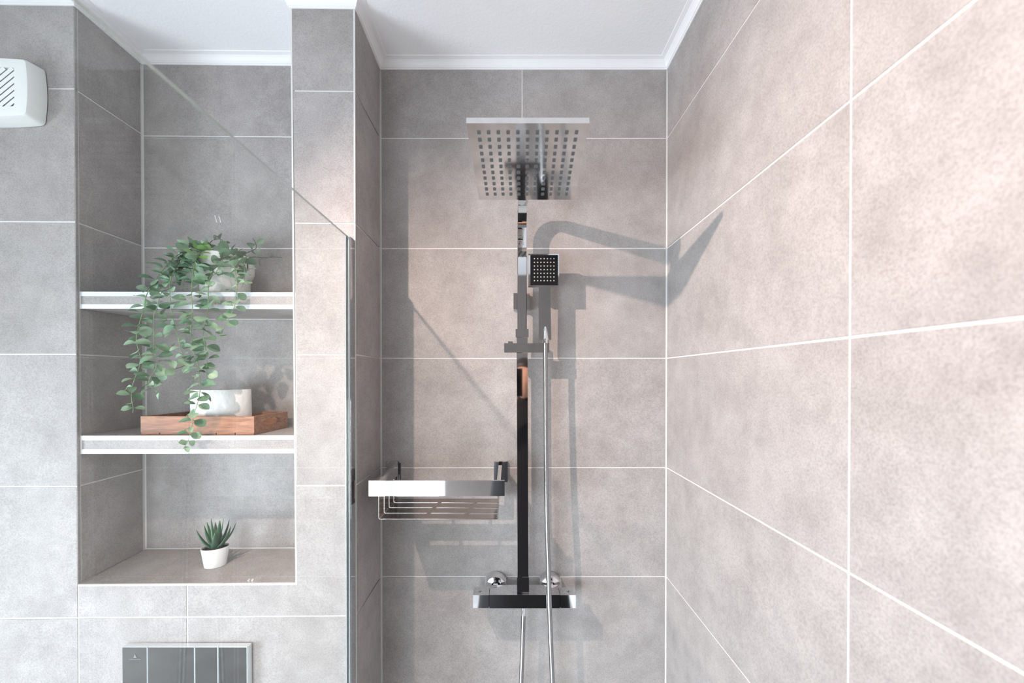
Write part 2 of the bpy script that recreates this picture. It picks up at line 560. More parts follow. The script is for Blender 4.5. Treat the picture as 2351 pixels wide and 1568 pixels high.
# left of the niche
for i in range(len(rows) - 1):
    z1_, z0_ = rows[i], rows[i + 1]
    for (u0, u1) in ((U_L - 0.603, U_L - 0.0012), (U_L - 1.206, U_L - 0.603 - 2 * G)):
        tile_rect(wall_niche, O, UN, NF, u0, u1, z0_ + G, z1_ - (G if i else 0))
# --- niche left side
OS = nw(U_L, 0, 0)
SH = [(CAM_Z + 0.1925, CAM_Z + 0.1550), (CAM_Z - 0.1365, CAM_Z - 0.1765)]     # the two shelves: top, underside
side = [top, JZ[0], JZ[1], SH[0][0]], [SH[0][1], JZ[2], SH[1][0]], [SH[1][1], JZ[3], Z_NF]
for seq in side:
    for j in range(len(seq) - 1):
        tile_rect(wall_niche, OS, WN, UN, 0.0095, NIC_D - 0.004, seq[j + 1] + G, seq[j] - (G if j else 0))
for z1_, z0_ in zip([top] + JZ[:4], JZ[:4] + [Z_NF]):
    tile_rect(wall_niche, OS, WN, UN, 0.0004, 0.0075, z0_ + 0.0004, z1_)
# --- niche back
for seq, off in zip(([top, JZ[0] - 0.004, JZ[1] - 0.004, SH[0][0]], [SH[0][1], SH[1][0]], [SH[1][1], Z_NF + 0.006]), (0.0, 0.005, 0.002)):
    for j in range(len(seq) - 1):
        tile_rect(wall_niche, nw(0, NIC_D + off, 0), UN, NF, U_L + 0.004, U_R - 0.003, seq[j + 1] + (0.003 if j == len(seq) - 2 else G), seq[j] - (G if j else 0.002))
# --- niche floor tile (rises slightly to the back)
bm = nbm()
prism(bm, [nw(U_L + 0.0025, 0.003, Z_NF - 0.003), nw(U_R - 0.001, 0.003, Z_NF - 0.003), nw(U_R - 0.001, 0.003, Z_NF), nw(U_L + 0.0025, 0.003, Z_NF)], WN * (NIC_D - 0.005))
for v in bm.verts:
    if (v.co - PIV).dot(WN) > 0.1 and v.co.z > Z_NF - 0.001:
        v.co.z += 0.006
obj('tile', bm, M['tile'], wall_niche, center=True)
# --- white corner and edge strips of the tiled pier and niche
bm = nbm()
box(bm, -0.0032, 0.0004, -0.0004, 0.0028, 0, Z_COVE + 0.01, MN)
struct(obj('trim_1', bm, M['grout'], bevel=0.0006))
bm = nbm()
prism(bm, [nw(U_R - 0.0006, 0.0, Z_NF), nw(U_R + 0.003, 0.0, Z_NF), nw(lean(Z_COVE) + 0.003, 0.0, Z_COVE + 0.01), nw(lean(Z_COVE) - 0.0006, 0, Z_COVE + 0.01)], WN * 0.0035)
struct(obj('trim_2', bm, M['grout']))
bm = nbm()
box(bm, U_L, U_R + 0.003, -0.0003, 0.0032, Z_NF - 0.0045, Z_NF - 0.0004, MN)
struct(obj('trim_3', bm, M['grout'], bevel=0.0005))

# ------------------------------------------------------------------ coving: one profile carried round every corner under the ceiling
def coving(name, path, mat):
    prof = [(0.0, Z_COVE), (0.0024, Z_COVE), (0.0028, Z_COVE + 0.0030), (0.0050, Z_COVE + 0.0034), (0.0066, Z_COVE + 0.0085), (0.0105, Z_COVE + 0.0140),
            (0.0150, Z_COVE + 0.0180), (0.0205, Z_COVE + 0.0192), (0.0245, Z_COVE + 0.0200), (0.0255, Z_CEIL), (0.0, Z_CEIL)]
    n = len(path)
    bm = nbm()
    rings = []
    for i, p in enumerate(path):
        d0 = (path[i] - path[i - 1]).normalized() if i else (path[1] - path[0]).normalized()
        d1 = (path[i + 1] - path[i]).normalized() if i < n - 1 else d0
        n0 = Vector((d0.y, -d0.x, 0)); n1 = Vector((d1.y, -d1.x, 0))      # towards the room (right hand of travel)
        mvec = (n0 + n1)
        mvec = mvec / (1 + n0.dot(n1)) if (1 + n0.dot(n1)) > 1e-3 else n0
        rings.append([bm.verts.new(Vector((p.x, p.y, 0)) + mvec * o + UP * z) for o, z in prof])
    for a_, b2 in zip(rings, rings[1:]):
        for k in range(len(prof)):
            k2 = (k + 1) % len(prof)
            bm.faces.new([a_[k], a_[k2], b2[k2], b2[k]])
    bm.faces.new(rings[0]); bm.faces.new(list(reversed(rings[-1])))
    return struct(obj(name, bm, mat))
path = [nw(XL - X_ALC + 0.02, 0, 0), nw(U_L, 0, 0), nw(U_L, NIC_D, 0), nw(lean(Z_COVE), NIC_D, 0), nw(lean(Z_COVE), 0, 0), Vector((X_ALC, PIV.y, 0)),
        Vector((X_ALC, Y_BACK, 0)), Vector((X_RIGHT, Y_BACK, 0)), Vector((X_RIGHT, YR, 0))]
coving('trim_4', path, M['coving'])

# ------------------------------------------------------------------ niche shelves
def niche_shelf(k, label):
    zt, zb = SH[k]
    w0 = 0.0085
    t = thing('niche_shelf', nw((U_L + U_R) / 2, w0, zb), label, 'shelf', 'tiled shelves in the niche')
    u0, u1 = U_L + 0.0028, U_R - 0.0008
    d = NIC_D - 0.001
    th = 0.0095
    bm = nbm(); box(bm, u0, u1, w0 + 0.002, d, zb, zt, MN); obj('slab', bm, M['tile'], t)
    bm = nbm(); box(bm, u0, u1, w0, w0 + 0.002, zb + th, zt - th, MN); obj('front_tile', bm, M['tile'], t)
    for (p, q) in ((zt - th, zt + 0.0006), (zb - 0.0004, zb + th)):
        bm = nbm(); box(bm, u0, u1, w0 - 0.0012, w0 + 0.0024, p, q, MN); obj('edge_trim', bm, M['satin'], t, bevel=0.0006)
    bm = nbm(); box(bm, U_L + 0.0002, U_L + 0.0028, w0 - 0.001, w0 + 0.003, zb - 0.001, zt + 0.001, MN); obj('end_joint', bm, M['grout'], t)
niche_shelf(0, 'upper tiled niche shelf with pale metal edge strips, below the white pot of trailing leaves')
niche_shelf(1, 'lower tiled niche shelf with pale metal edge strips, carrying the wooden tray')

# ------------------------------------------------------------------ glass shower screen
GX0, GX1 = -0.3578, -0.3528
GY0, GY1 = 0.11, 0.922
GZT = CAM_Z + 0.3085
t = thing('shower_screen', ((GX0 + GX1) / 2, (GY0 + GY1) / 2, 0.12), 'clear frameless glass shower screen standing out from the tiled pier', 'screen')
bm = nbm(); box(bm, GX0, GX1, GY0, GY1, 0.12, GZT)
o = obj('glass_pane', bm, M['glass'], t)
o.data.materials.append(M['glass_edge'])
for p in o.data.polygons:
    if abs(p.normal.x) < 0.5:
        p.material_index = 1
bm = nbm()
box(bm, GX0 - 0.0035, GX0 - 0.0004, 0.912, 0.9395, 0.12, GZT + 0.001)
box(bm, GX1 + 0.0004, GX1 + 0.0035, 0.912, 0.9395, 0.12, GZT + 0.001)
box(bm, GX0 - 0.0004, GX1 + 0.0004, GY1 + 0.0005, 0.9395, 0.12, GZT + 0.001)
obj('wall_profile', bm, M['chrome'], t, bevel=0.0007)
bm = nbm()
for x0, x1 in ((GX0 - 0.0020, GX0 - 0.0004), (GX1 + 0.0004, GX1 + 0.0020)):
    box(bm, x0, x1, 0.9085, 0.9118, 0.12, GZT)
obj('seal_strip', bm, M['seal'], t)

# ------------------------------------------------------------------ extractor fan, upper left
def fan():
    fr = at(62, 200, 0.897)
    wl = at(103, 220, 0.930)
    W = 0.175; H = 0.128
    cx = wl.x - W / 2 + 0.002; cz = (at(100, 160, 0.93).z + at(100, 288, 0.93).z) / 2
    y_w = (nw(cx - X_ALC, 0, 0)).y
    t = thing('extractor_fan', (cx, y_w, cz), 'white plastic extractor fan cover with slanted louvres, high on the tiles', 'fan')
    # bowed outline, lofted from the wall to the front
    def outline(hw, hh, bow, r, y, n=10):
        pts = []
        corners = [(1, -1), (1, 1), (-1, 1), (-1, -1)]
        # sides: right, top, left, bottom
        for sgn_i, (sx, sz) in enumerate(corners):
            nx_ = corners[(sgn_i + 1) % 4]
            a_ = Vector((sx * hw, sz * hh)); b2 = Vector((nx_[0] * hw, nx_[1] * hh))
            dirv = (b2 - a_).normalized()
            out = Vector((dirv.y, -dirv.x))
            a2 = a_ + dirv * r; b3 = b2 - dirv * r
            for i in range(n):
                s = i / (n - 1)
                pts.append((a2.lerp(b3, s)) + out * bow * (1 - (2 * s - 1) ** 2))
            # rounded corner towards next side
            nd = Vector((-dirv.y, dirv.x))
            for i in range(1, 4):
                th = i / 4
                c_ = (b2 - dirv * r * (1 - th) ** 2) + nd * r * th ** 2
                pts.append(c_)
        return [Vector((cx + p.x, y, cz + p.y)) for p in pts]
    loops = [outline(W / 2, H / 2, 0.004, 0.012, y_w - 0.0005), outline(W / 2, H / 2, 0.004, 0.012, y_w - 0.004), outline(W / 2 - 0.003, H / 2 - 0.002, 0.003, 0.012, y_w - 0.029),
             outline(W / 2 - 0.0055, H / 2 - 0.004, 0.003, 0.012, y_w - 0.0335), outline(W / 2 - 0.010, H / 2 - 0.009, 0.003, 0.011, y_w - 0.035)]
    gw, gh = W / 2 - 0.029, H / 2 - 0.0215
    loops.append(outline(gw, gh, 0.0, 0.007, y_w - 0.0352))
    loops.append(outline(gw - 0.0006, gh - 0.0006, 0.0, 0.007, y_w - 0.022))
    bm = nbm()
    rg = [[bm.verts.new(p) for p in l] for l in loops]
    for a_, b2 in zip(rg, rg[1:]):
        n = len(a_)
        for i in range(n):
            bm.faces.new([a_[i], a_[(i + 1) % n], b2[(i + 1) % n], b2[i]])
    obj('cover', bm, M['white_plastic'], t, smooth=True)
    bm = nbm(); prism(bm, outline(gw - 0.0004, gh - 0.0004, 0, 0.007, y_w - 0.019), Vector((0, 0.002, 0))); obj('back_plate', bm, M['fan_dark'], t)
    # louvres: slanted slats clipped to the opening
    ang = R(39)
    dx, dz = math.cos(ang), math.sin(ang)
    pitch = 0.0112
    for k in range(-9, 10):
        off = k * pitch
        # line through centre offset along normal (-dz, dx)
        pc = Vector((-dz * off, dx * off))
        ts = []
        lo, hi = -1.0, 1.0
        for comp, lim, dd in ((pc.x, gw, dx), (pc.y, gh, dz)):
            t0 = (-lim - comp) / dd; t1 = (lim - comp) / dd
            lo = max(lo, t0); hi = min(hi, t1)
        if hi - lo < 0.012:
            continue
        bm = nbm()
        A = Vector((cx + pc.x + dx * lo, 0, cz + pc.y + dz * lo)); B = Vector((cx + pc.x + dx * hi, 0, cz + pc.y + dz * hi))
        nrm = Vector((-dz, 0, dx))
        sec = [(-0.0060, y_w - 0.0336), (0.0014, y_w - 0.0346), (0.0072, y_w - 0.0225), (0.0050, y_w - 0.0215)]
        prism(bm, [A + nrm * s_ + Vector((0, yy, 0)) for s_, yy in sec], B - A)
        obj('slat', bm, M['white_plastic'], t)
fan()

# ------------------------------------------------------------------ flush plate, bottom left
def flush():
    z_top = at(420, 1476.5, 0.932).z
    xs = [at(x, 1500, 0.9165).x for x in (277, 336, 445, 498.6, 566)]
    H = 0.165
    xm = (xs[0] + xs[-1]) / 2
    yw = nw(xm - X_ALC, 0, 0).y
    t = thing('flush_plate', (xm, yw, z_top - H), 'mirrored flush plate in four vertical panels, low on the tiles under the niche', 'flush plate')
    bm = nbm(); box(bm, xs[0] + 0.001, xs[-1] + 0.001, yw - 0.0005 - 0.012, yw - 0.0015, z_top - H, z_top - 0.0008); obj('backing', bm, M['steel_edge'], t)
    for i in range(4):
        bm = nbm()
        box(bm, xs[i] + 0.0004, xs[i + 1] - 0.0004, yw - 0.0165, yw - 0.0128, z_top - H, z_top)
        es = [e for e in bm.edges if all(v.co.y < yw - 0.014 for v in e.verts)]
        bmesh.ops.bevel(bm, geom=es, offset=0.0012, segments=1, affect='EDGES')
        o = obj('panel', bm, M['dark_mirror'], t, center=True)
        o.data.materials.append(M['steel_edge'])
        for p in o.data.polygons:
            if not p.normal.y < -0.95:
                p.material_index = 1
    # small etched emblem: a peaked mark over a fine word-long bar
    c = at(307, 1511, 0.9155)
    bm = nbm()
    yy = yw - 0.0169
    prism(bm, [Vector((c.x - 0.004, yy, c.z - 0.002)), Vector((c.x + 0.004, yy, c.z - 0.002)), Vector((c.x, yy, c.z + 0.0075))], Vector((0, 0.0003, 0)))
    for i in range(9):
        x0 = c.x - 0.0135 + i * 0.003
        box(bm, x0, x0 + 0.0021, yy, yy + 0.0003, c.z - 0.0058, c.z - 0.0034)
    o = obj('emblem', bm, M['mark'], t)
flush()

# ------------------------------------------------------------------ shower column (rail, arm, overhead head, mixer)
RX = 0.0355                        # rail axis
def rx(z):                         # the rail leans a hair to the right going down
    return RX + (CAM_Z - z) * 0.004
RY = Y_BACK - 0.0640
t_col = thing('shower_column', (RX, Y_BACK, CAM_Z - 0.59), 'chrome square shower column with large overhead head and bar mixer on the tiled back wall', 'shower')
Z_JO = at(1198, 766, RY).z          # collar height
def rail_seg(name, z0, z1, hw, mat='chrome'):
    bm = nbm()
    v = box(bm, -hw, hw, RY - hw, RY + hw, z0, z1)
    for q in v:
        q.co.x += rx(q.co.z)
    return obj(name, bm, M[mat], t_col, bevel=0.0012)
Z_MT = CAM_Z - 0.5535              # top of the mixer body
rail_seg('rail', Z_MT + 0.040, Z_JO - 0.004, 0.0138)
rail_seg('rail_fitting', Z_MT + 0.0005, Z_MT + 0.041, 0.0152)
rail_seg('collar', Z_JO - 0.011, Z_JO + 0.010, 0.0165)
# upper rail and gooseneck: one square bar swept from the collar forward to the hub
HB = Vector((0.0365, 0.772, CAM_Z + 0.4465))
hw = 0.0118
z_b = CAM_Z + 0.372
rad = 0.072
arm_pts = [Vector((rx(Z_JO + 0.010), RY, Z_JO + 0.010)), Vector((RX, RY, z_b))]
for i in range(1, 13):
    a_ = math.pi / 2 * i / 12
    arm_pts.append(Vector((RX, RY - rad * (1 - math.cos(a_)), z_b + rad * math.sin(a_))))
arm_pts.append(Vector((HB.x, HB.y - 0.012, HB.z)))
def square_sweep(bm, pts, h):
    rings = []
    for i, p in enumerate(pts):
        a_ = pts[max(0, i - 1)]; b2 = pts[min(len(pts) - 1, i + 1)]
        tdir = (b2 - a_).normalized()
        s = Vector((1, 0, 0)); n = s.cross(tdir).normalized(); s = tdir.cross(n).normalized()
        c = 0.0012
        prof = [(-h + c, -h), (h - c, -h), (h, -h + c), (h, h - c), (h - c, h), (-h + c, h), (-h, h - c), (-h, -h + c)]
        rings.append([bm.verts.new(p + s * q[0] + n * q[1]) for q in prof])
    for a_, b2 in zip(rings, rings[1:]):
        for k in range(8):
            bm.faces.new([a_[k], a_[(k + 1) % 8], b2[(k + 1) % 8], b2[k]])
    bm.faces.new(list(reversed(rings[0]))); bm.faces.new(rings[-1])
# split at the joint seen below the bend
bm = nbm(); square_sweep(bm, arm_pts[:1] + [Vector((RX, RY, z_b + 0.008 - 0.0))], hw); obj('upper_rail', bm, M['chrome'], t_col)
bm = nbm(); square_sweep(bm, [Vector((RX, RY, z_b + 0.0085))] + arm_pts[3:], hw + 0.0002); obj('arm', bm, M['chrome'], t_col, smooth=True)
# wall bracket behind the rail
zc = at(1199, 692, Y_BACK - 0.02).z
bm = nbm(); box(bm, RX - 0.0215, RX + 0.0215, Y_BACK - 0.022, Y_BACK - 0.0006, zc - 0.0215, zc + 0.0215); obj('wall_bracket', bm, M['chrome_soft'], t_col, bevel=0.001)
bm = nbm(); box(bm, RX - 0.0100, RX + 0.0100, RY + 0.0110, Y_BACK - 0.0215, zc - 0.0100, zc + 0.0100); obj('bracket_stub', bm, M['chrome'], t_col)
# overhead head
Pf = Vector((0.0318, 0.676, CAM_Z + 0.4120)); Pb = Vector((0.0388, 0.868, CAM_Z + 0.3730))
cH = (Pf + Pb) / 2
vdir = (Pb - Pf); vdir.x = 0; vdir.normalize()
HS = 0.1005
Nup = Vector((1, 0, 0)).cross(vdir).normalized()
yawx = Vector((1, -0.036, 0)); 
def hp(a_, b2, h):
    p = Vector((cH.x, cH.y, cH.z)) + Vector((1, 0, 0)) * a_ + vdir * b2 + Nup * h
    p.x += 0.035 * b2
    return p
bm = nbm()
prism(bm, [hp(-HS, -HS, 0), hp(HS, -HS, 0), hp(HS, HS, 0), hp(-HS, HS, 0)], Nup * 0.0105)
head = obj('overhead_head', bm, M['chrome_soft'], t_col, bevel=0.0008)
me_n = None
for i in range(11):
    for j in range(11):
        p = hp((i - 5) * 0.01635, (j - 5) * 0.01635, 0)
        if me_n is None:
            bmn = nbm()
            a_ = 0.0032; b2 = 0.0025; hh = -0.0019
            top_ = [Vector((sx * a_, 0, 0)) + vdir * (sy * a_) for sx, sy in ((-1, -1), (1, -1), (1, 1), (-1, 1))]
            bot_ = [Vector((sx * b2, 0, 0)) + vdir * (sy * b2) + Nup * hh for sx, sy in ((-1, -1), (1, -1), (1, 1), (-1, 1))]
            tv = [bmn.verts.new(q) for q in top_]; bv = [bmn.verts.new(q) for q in bot_]
            for k in range(4):
                bmn.faces.new([tv[k], tv[(k + 1) % 4], bv[(k + 1) % 4], bv[k]])
            bmn.faces.new(bv)
            bmesh.ops.recalc_face_normals(bmn, faces=bmn.faces)
            me_n = bpy.data.meshes.new('nozzle'); bmn.to_mesh(me_n); bmn.free(); me_n.materials.append(M['nozzle'])
        o = bpy.data.objects.new('nozzle', me_n)
        o.location = p - t_col.location
        link(o, head)
        if head.location.length > 0:
            o.location -= head.location
# hub joining arm and head
bm = nbm()
lathe(bm, [(0.011, 0), (0.011, 0.018), (0.0145, 0.020), (0.0145, 0.028)], hp(0, 0, 0.0106), n=24)
obj('hub', bm, M['chrome'], t_col, smooth=True)
# slider with hand shower holder
zs = at(1205, 799, RY - 0.018).z
SY = RY - 0.0175
xa = at(1157.5, 800, SY - 0.006).x; xb = at(1226.5, 800, SY - 0.006).x; xc = at(1261, 800, SY - 0.006).x
bm = nbm(); box(bm, xa, xb, SY - 0.006, SY + 0.034, zs - 0.0118, zs + 0.0118); sld = obj('slider', bm, M['chrome_soft'], t_col, bevel=0.0012)
bm = nbm(); box(bm, xb + 0.0005, xc, SY - 0.006, SY + 0.022, zs - 0.0118, zs + 0.0118); obj('holder', bm, M['chrome_soft'], t_col, bevel=0.0012)
bm = nbm(); box(bm, at(1166.5, 786, SY + 0.008).x, at(1177, 786, SY + 0.008).x, SY + 0.003, SY + 0.013, zs + 0.0118, zs + 0.0172); obj('release_button', bm, M['chrome_soft'], sld, bevel=0.0012)
# mixer bar
MYf, MYb = Y_BACK - 0.0860, Y_BACK - 0.036
mx0, mx1 = at(1123.5, 1385, MYf).x, at(1285.5, 1385, MYf).x
kx0, kx1 = at(1086, 1385, MYf).x, at(1322.7, 1385, MYf).x
MH = 0.0340
bm = nbm(); box(bm, mx0, mx1, MYf, MYb, Z_MT - MH, Z_MT); mixer = obj('mixer_body', bm, M['chrome'], t_col, bevel=0.0012)
for (p, q) in ((kx0, mx0 - 0.0012), (mx1 + 0.0012, kx1)):
    bm = nbm(); box(bm, p, q, MYf + 0.001, MYb - 0.010, Z_MT - MH, Z_MT - 0.0010); kn = obj('knob', bm, M['chrome'], t_col, bevel=0.0015)
    cxk = (p + q) / 2 - (0.0035 if p < 0.05 else -0.003)
    bm = nbm()
    for k in range(7):
        a0, a1 = -0.3 + k * 0.62, -0.3 + (k + 1) * 0.62
        if k == 3:
            continue
        for r0, r1 in ((0.0032, 0.0042),):
            pts = [Vector((cxk + r0 * math.cos(a0), MYf + 0.018 + r0 * math.sin(a0), Z_MT - 0.00095)), Vector((cxk + r1 * math.cos(a0), MYf + 0.018 + r1 * math.sin(a0), Z_MT - 0.00095)),
                   Vector((cxk + r1 * math.cos(a1), MYf + 0.018 + r1 * math.sin(a1), Z_MT - 0.00095)), Vector((cxk + r0 * math.cos(a1), MYf + 0.018 + r0 * math.sin(a1), Z_MT - 0.00095))]
            prism(bm, pts, Vector((0, 0, 0.0002)))
    box(bm, cxk - 0.001, cxk + 0.001, MYf + 0.014, MYf + 0.019, Z_MT - 0.00095, Z_MT - 0.00075)
    obj('icon', bm, M['print'], kn)
    bm = nbm(); box(bm, (mx0 - 0.0014 if p < 0.05 else mx1 - 0.0002), (mx0 + 0.0002 if p < 0.05 else mx1 + 0.0014), MYf + 0.003, MYb - 0.012, Z_MT - MH + 0.002, Z_MT - 0.003); obj('shadow_gap', bm, M['black'], t_col)
for px_, dot_ in ((1138.5, True), (1262.5, False)):
    c = at(px_, 1338, Y_BACK)
    bm = nbm()
    prof = [(0.0325, -0.0008), (0.0325, -0.009), (0.0312, -0.017), (0.0270, -0.0235), (0.0180, -0.0268), (0.0135, -0.0275)]
    lathe(bm, prof, Vector((c.x, Y_BACK, c.z)), axis='Y', n=36)
    ro = obj('rosette', bm, M['chrome'], t_col, smooth=True)
    bm = nbm()
    lathe(bm, [(0.0120, -0.0270), (0.0120, -0.040)], Vector((c.x, Y_BACK, c.z)), axis='Y', n=6)
    obj('union_nut', bm, M['chrome'], ro)
    if dot_:
        bm = nbm()
        Mr = Matrix.Rotation(R(45), 4, 'X')
        lathe(bm, [(0.0022, 0), (0.0020, -0.0006)], Vector((c.x + 0.0195, Y_BACK - 0.0243, c.z - 0.003)), axis='Y', n=12, M=Matrix.Rotation(R(-35), 4, 'Z'))
        obj('hot_dot', bm, M['red'], ro)
# outlet under the mixer
oc = at(1202, 1403, MYf + 0.022)
bm = nbm()
lathe(bm, [(0.0100, 0.0), (0.0100, -0.004), (0.0080, -0.009), (0.0068, -0.010)], Vector((oc.x, MYf + 0.022, Z_MT - MH)), n=24)
obj('outlet', bm, M['chrome'], t_col, smooth=True)

# ------------------------------------------------------------------ hand shower with hose
HYF = 1.0400                       # plane of the hand shower's face
hc = at(1248.5, 619.5, HYF)
t_hs = thing('hand_shower', (hc.x, HYF, zs + 0.012), 'square chrome hand shower with black nozzle face and ribbed metal hose, in the rail holder', 'hand shower')
hwid = (at(1284, 620, HYF).x - at(1213.5, 620, HYF).x) / 2
hhei = (at(1248, 583, HYF).z - at(1248, 656.5, HYF).z) / 2
bm = nbm(); box(bm, hc.x - hwid, hc.x + hwid, HYF, HYF + 0.019, hc.z - hhei, hc.z + hhei); obj('shower_head', bm, M['chrome'], t_hs, bevel=0.0018)
bm = nbm(); box(bm, hc.x - hwid + 0.0048, hc.x + hwid - 0.0032, HYF - 0.0012, HYF + 0.001, hc.z - hhei + 0.0015, hc.z + hhei - 0.0035); obj('spray_face', bm, M['black'], t_hs, bevel=0.0004)
bm = nbm()
for i in range(7):
    for j in range(7):
        x = hc.x + 0.0008 + (i - 3) * 0.00820; z = hc.z + 0.0 - (j - 3) * 0.00920
        box(bm, x - 0.0014, x + 0.0014, HYF - 0.0020, HYF - 0.0010, z - 0.0014, z + 0.0014)
o = obj('nozzles', bm, M['nozzle_light'], t_hs, bevel=0.0004, seg=1); o['kind'] = 'stuff'
# handle: tapered flat bar leaning back to the holder
ha = at(1249.5, 655, HYF + 0.012); hb = at(1250.5, 781, HYF + 0.016)
w0 = 0.0143; w1 = 0.0160
bm = nbm()
pts = [Vector((ha.x - w0, HYF + 0.0035, ha.z + 0.004)), Vector((ha.x + w0, HYF + 0.0035, ha.z + 0.004)), Vector((hb.x + w1, HYF + 0.0055, hb.z)), Vector((hb.x - w1, HYF + 0.0055, hb.z))]
prism(bm, pts, Vector((0, 0.016, 0)))
obj('handle', bm, M['chrome'], t_hs, bevel=0.0015)
# cone shaped nut and neck in front of the handle foot
cn = at(1252.3, 781, HYF - 0.002)
bm = nbm()
lathe(bm, [(0.0016, 0.0345), (0.0032, 0.030), (0.0050, 0.022), (0.0066, 0.012), (0.0078, 0.003), (0.0080, 0.0), (0.0066, -0.0015), (0.0066, -0.0075)], Vector((cn.x, HYF + 0.0012, cn.z)), n=24)
obj('hose_cone', bm, M['chrome'], t_hs, smooth=True)
# hose: down in front of the mixer, a loop below the picture and back up to the outlet
HD = HYF + 0.0012
HM = Y_BACK - 0.0960
pts = [Vector((cn.x, HD, cn.z - 0.006)), at(1252.5, 830, HD), at(1253.0, 930, HD - 0.002), at(1253.8, 1060, HD - 0.006), at(1256, 1200, HM), at(1259, 1300, HM), at(1262.5, 1420, HM), at(1268.5, 1568, HM)]
p_ = pts[-1]
zb_ = CAM_Z - 1.02
pts += [Vector((p_.x + 0.006, HM + 0.006, CAM_Z - 0.88)), Vector((p_.x - 0.012, HM + 0.02, zb_)), Vector((p_.x - 0.045, HM + 0.025, zb_ - 0.02)), Vector((p_.x - 0.078, HM + 0.03, zb_ + 0.03)), Vector((oc.x - 0.010, MYf + 0.022, CAM_Z - 0.86))]
pts += [at(1196.5, 1568, MYf + 0.022), at(1199.5, 1490, MYf + 0.022), Vector((oc.x, MYf + 0.022, Z_MT - MH - 0.022)), Vector((oc.x, MYf + 0.022, Z_MT - MH - 0.010))]
sp = spline(pts, 0.00080)
rads = [(0.00605, 0.00600, 0.00500)[i % 3] for i in range(len(sp))]
bm = nbm(); tube(bm, sp, rads, n=12); obj('hose', bm, M['hose_metal'], t_hs, smooth='all')
bm = nbm(); lathe(bm, [(0.0072, -0.0095), (0.0072, -0.016), (0.0066, -0.017), (0.0066, -0.030), (0.0060, -0.0305)], Vector((oc.x, MYf + 0.022, Z_MT - MH)), n=24); obj('hose_nut', bm, M['chrome'], t_hs, smooth=True)

# ------------------------------------------------------------------ shower caddy
def caddy():
    yb = 0.928
    xl, xr = at(846.5, 1120, yb).x, at(1158.6, 1120, yb).x
    zt = at(1000, 1103.5, yb).z; zb2 = at(1000, 1139.2, yb).z
    t = thing('shower_caddy', ((xl + xr) / 2, Y_BACK, zb2), 'chrome wall basket with slotted tray and broad front bar, left of the shower rail', 'caddy')
    bm = nbm(); box(bm, xl, xr, yb, yb + 0.006, zb2, zt); obj('front_bar', bm, M['chrome'], t, bevel=0.001)
    lx, rxx = -0.3005, -0.0215
    for x, pw0, pw1 in ((lx, 888.6, 920.6), (rxx, 1134, 1165.3)):
        a0 = at(pw0, 1059, Y_BACK - 0.006); a1 = at(pw1, 1059, Y_BACK - 0.006)
        bm = nbm(); box(bm, a0.x, a1.x, Y_BACK - 0.0085, Y_BACK - 0.0006, a0.z - 0.056, a0.z); obj('wall_plate', bm, M['chrome'], t, bevel=0.001)
        bm = nbm(); box(bm, x - 0.0045, x + 0.0045, yb + 0.006, Y_BACK - 0.008, zt - 0.030, zt - 0.0006); obj('side_arm', bm, M['chrome'], t, bevel=0.0008)
    # slotted basket: four bent strips, two slanting bridges per gap
    bz = CAM_Z - 0.3300
    y_f, y_b = 0.948, 1.106
    bx0, bx1 = -0.2995, -0.0235
    th = 0.0009
    gap = 0.0085
    sw = (y_b - y_f - 3 * gap) / 4
    ztop = zt - 0.012
    for i in range(4):
        y0_, y1_ = y_f + i * (sw + gap), y_f + i * (sw + gap) + sw
        bm = nbm()
        # U-section outline in x,z extruded along y
        r = 0.0025
        o_ = [(bx0, ztop), (bx0, bz + r), (bx0 + r, bz), (bx1 - r, bz), (bx1, bz + r), (bx1, ztop), (bx1 - th, ztop), (bx1 - th, bz + th + r), (bx1 - r - th, bz + th), (bx0 + r + th, bz + th), (bx0 + th, bz + th + r), (bx0 + th, ztop)]
        for k in range(5):
            quad = [o_[k], o_[k + 1], o_[10 - k], o_[11 - k]]
            prism(bm, [Vector((q[0], y0_, q[1])) for q in quad], Vector((0, y1_ - y0_, 0)))
        bmesh.ops.remove_doubles(bm, verts=bm.verts, dist=1e-6)
        obj('slat', bm, M['basket_metal'], t)
        if i < 3:
            for fr_ in (0.36, 0.70):
                xm = bx0 + (bx1 - bx0) * fr_ + 0.006 * i
                bm = nbm()
                prism(bm, [Vector((xm, y1_, bz)), Vector((xm + 0.009, y1_, bz)), Vector((xm + 0.014, y1_ + gap, bz)), Vector((xm + 0.005, y1_ + gap, bz))], Vector((0, 0, th)))
                obj('bridge', bm, M['basket_metal'], t)
caddy()

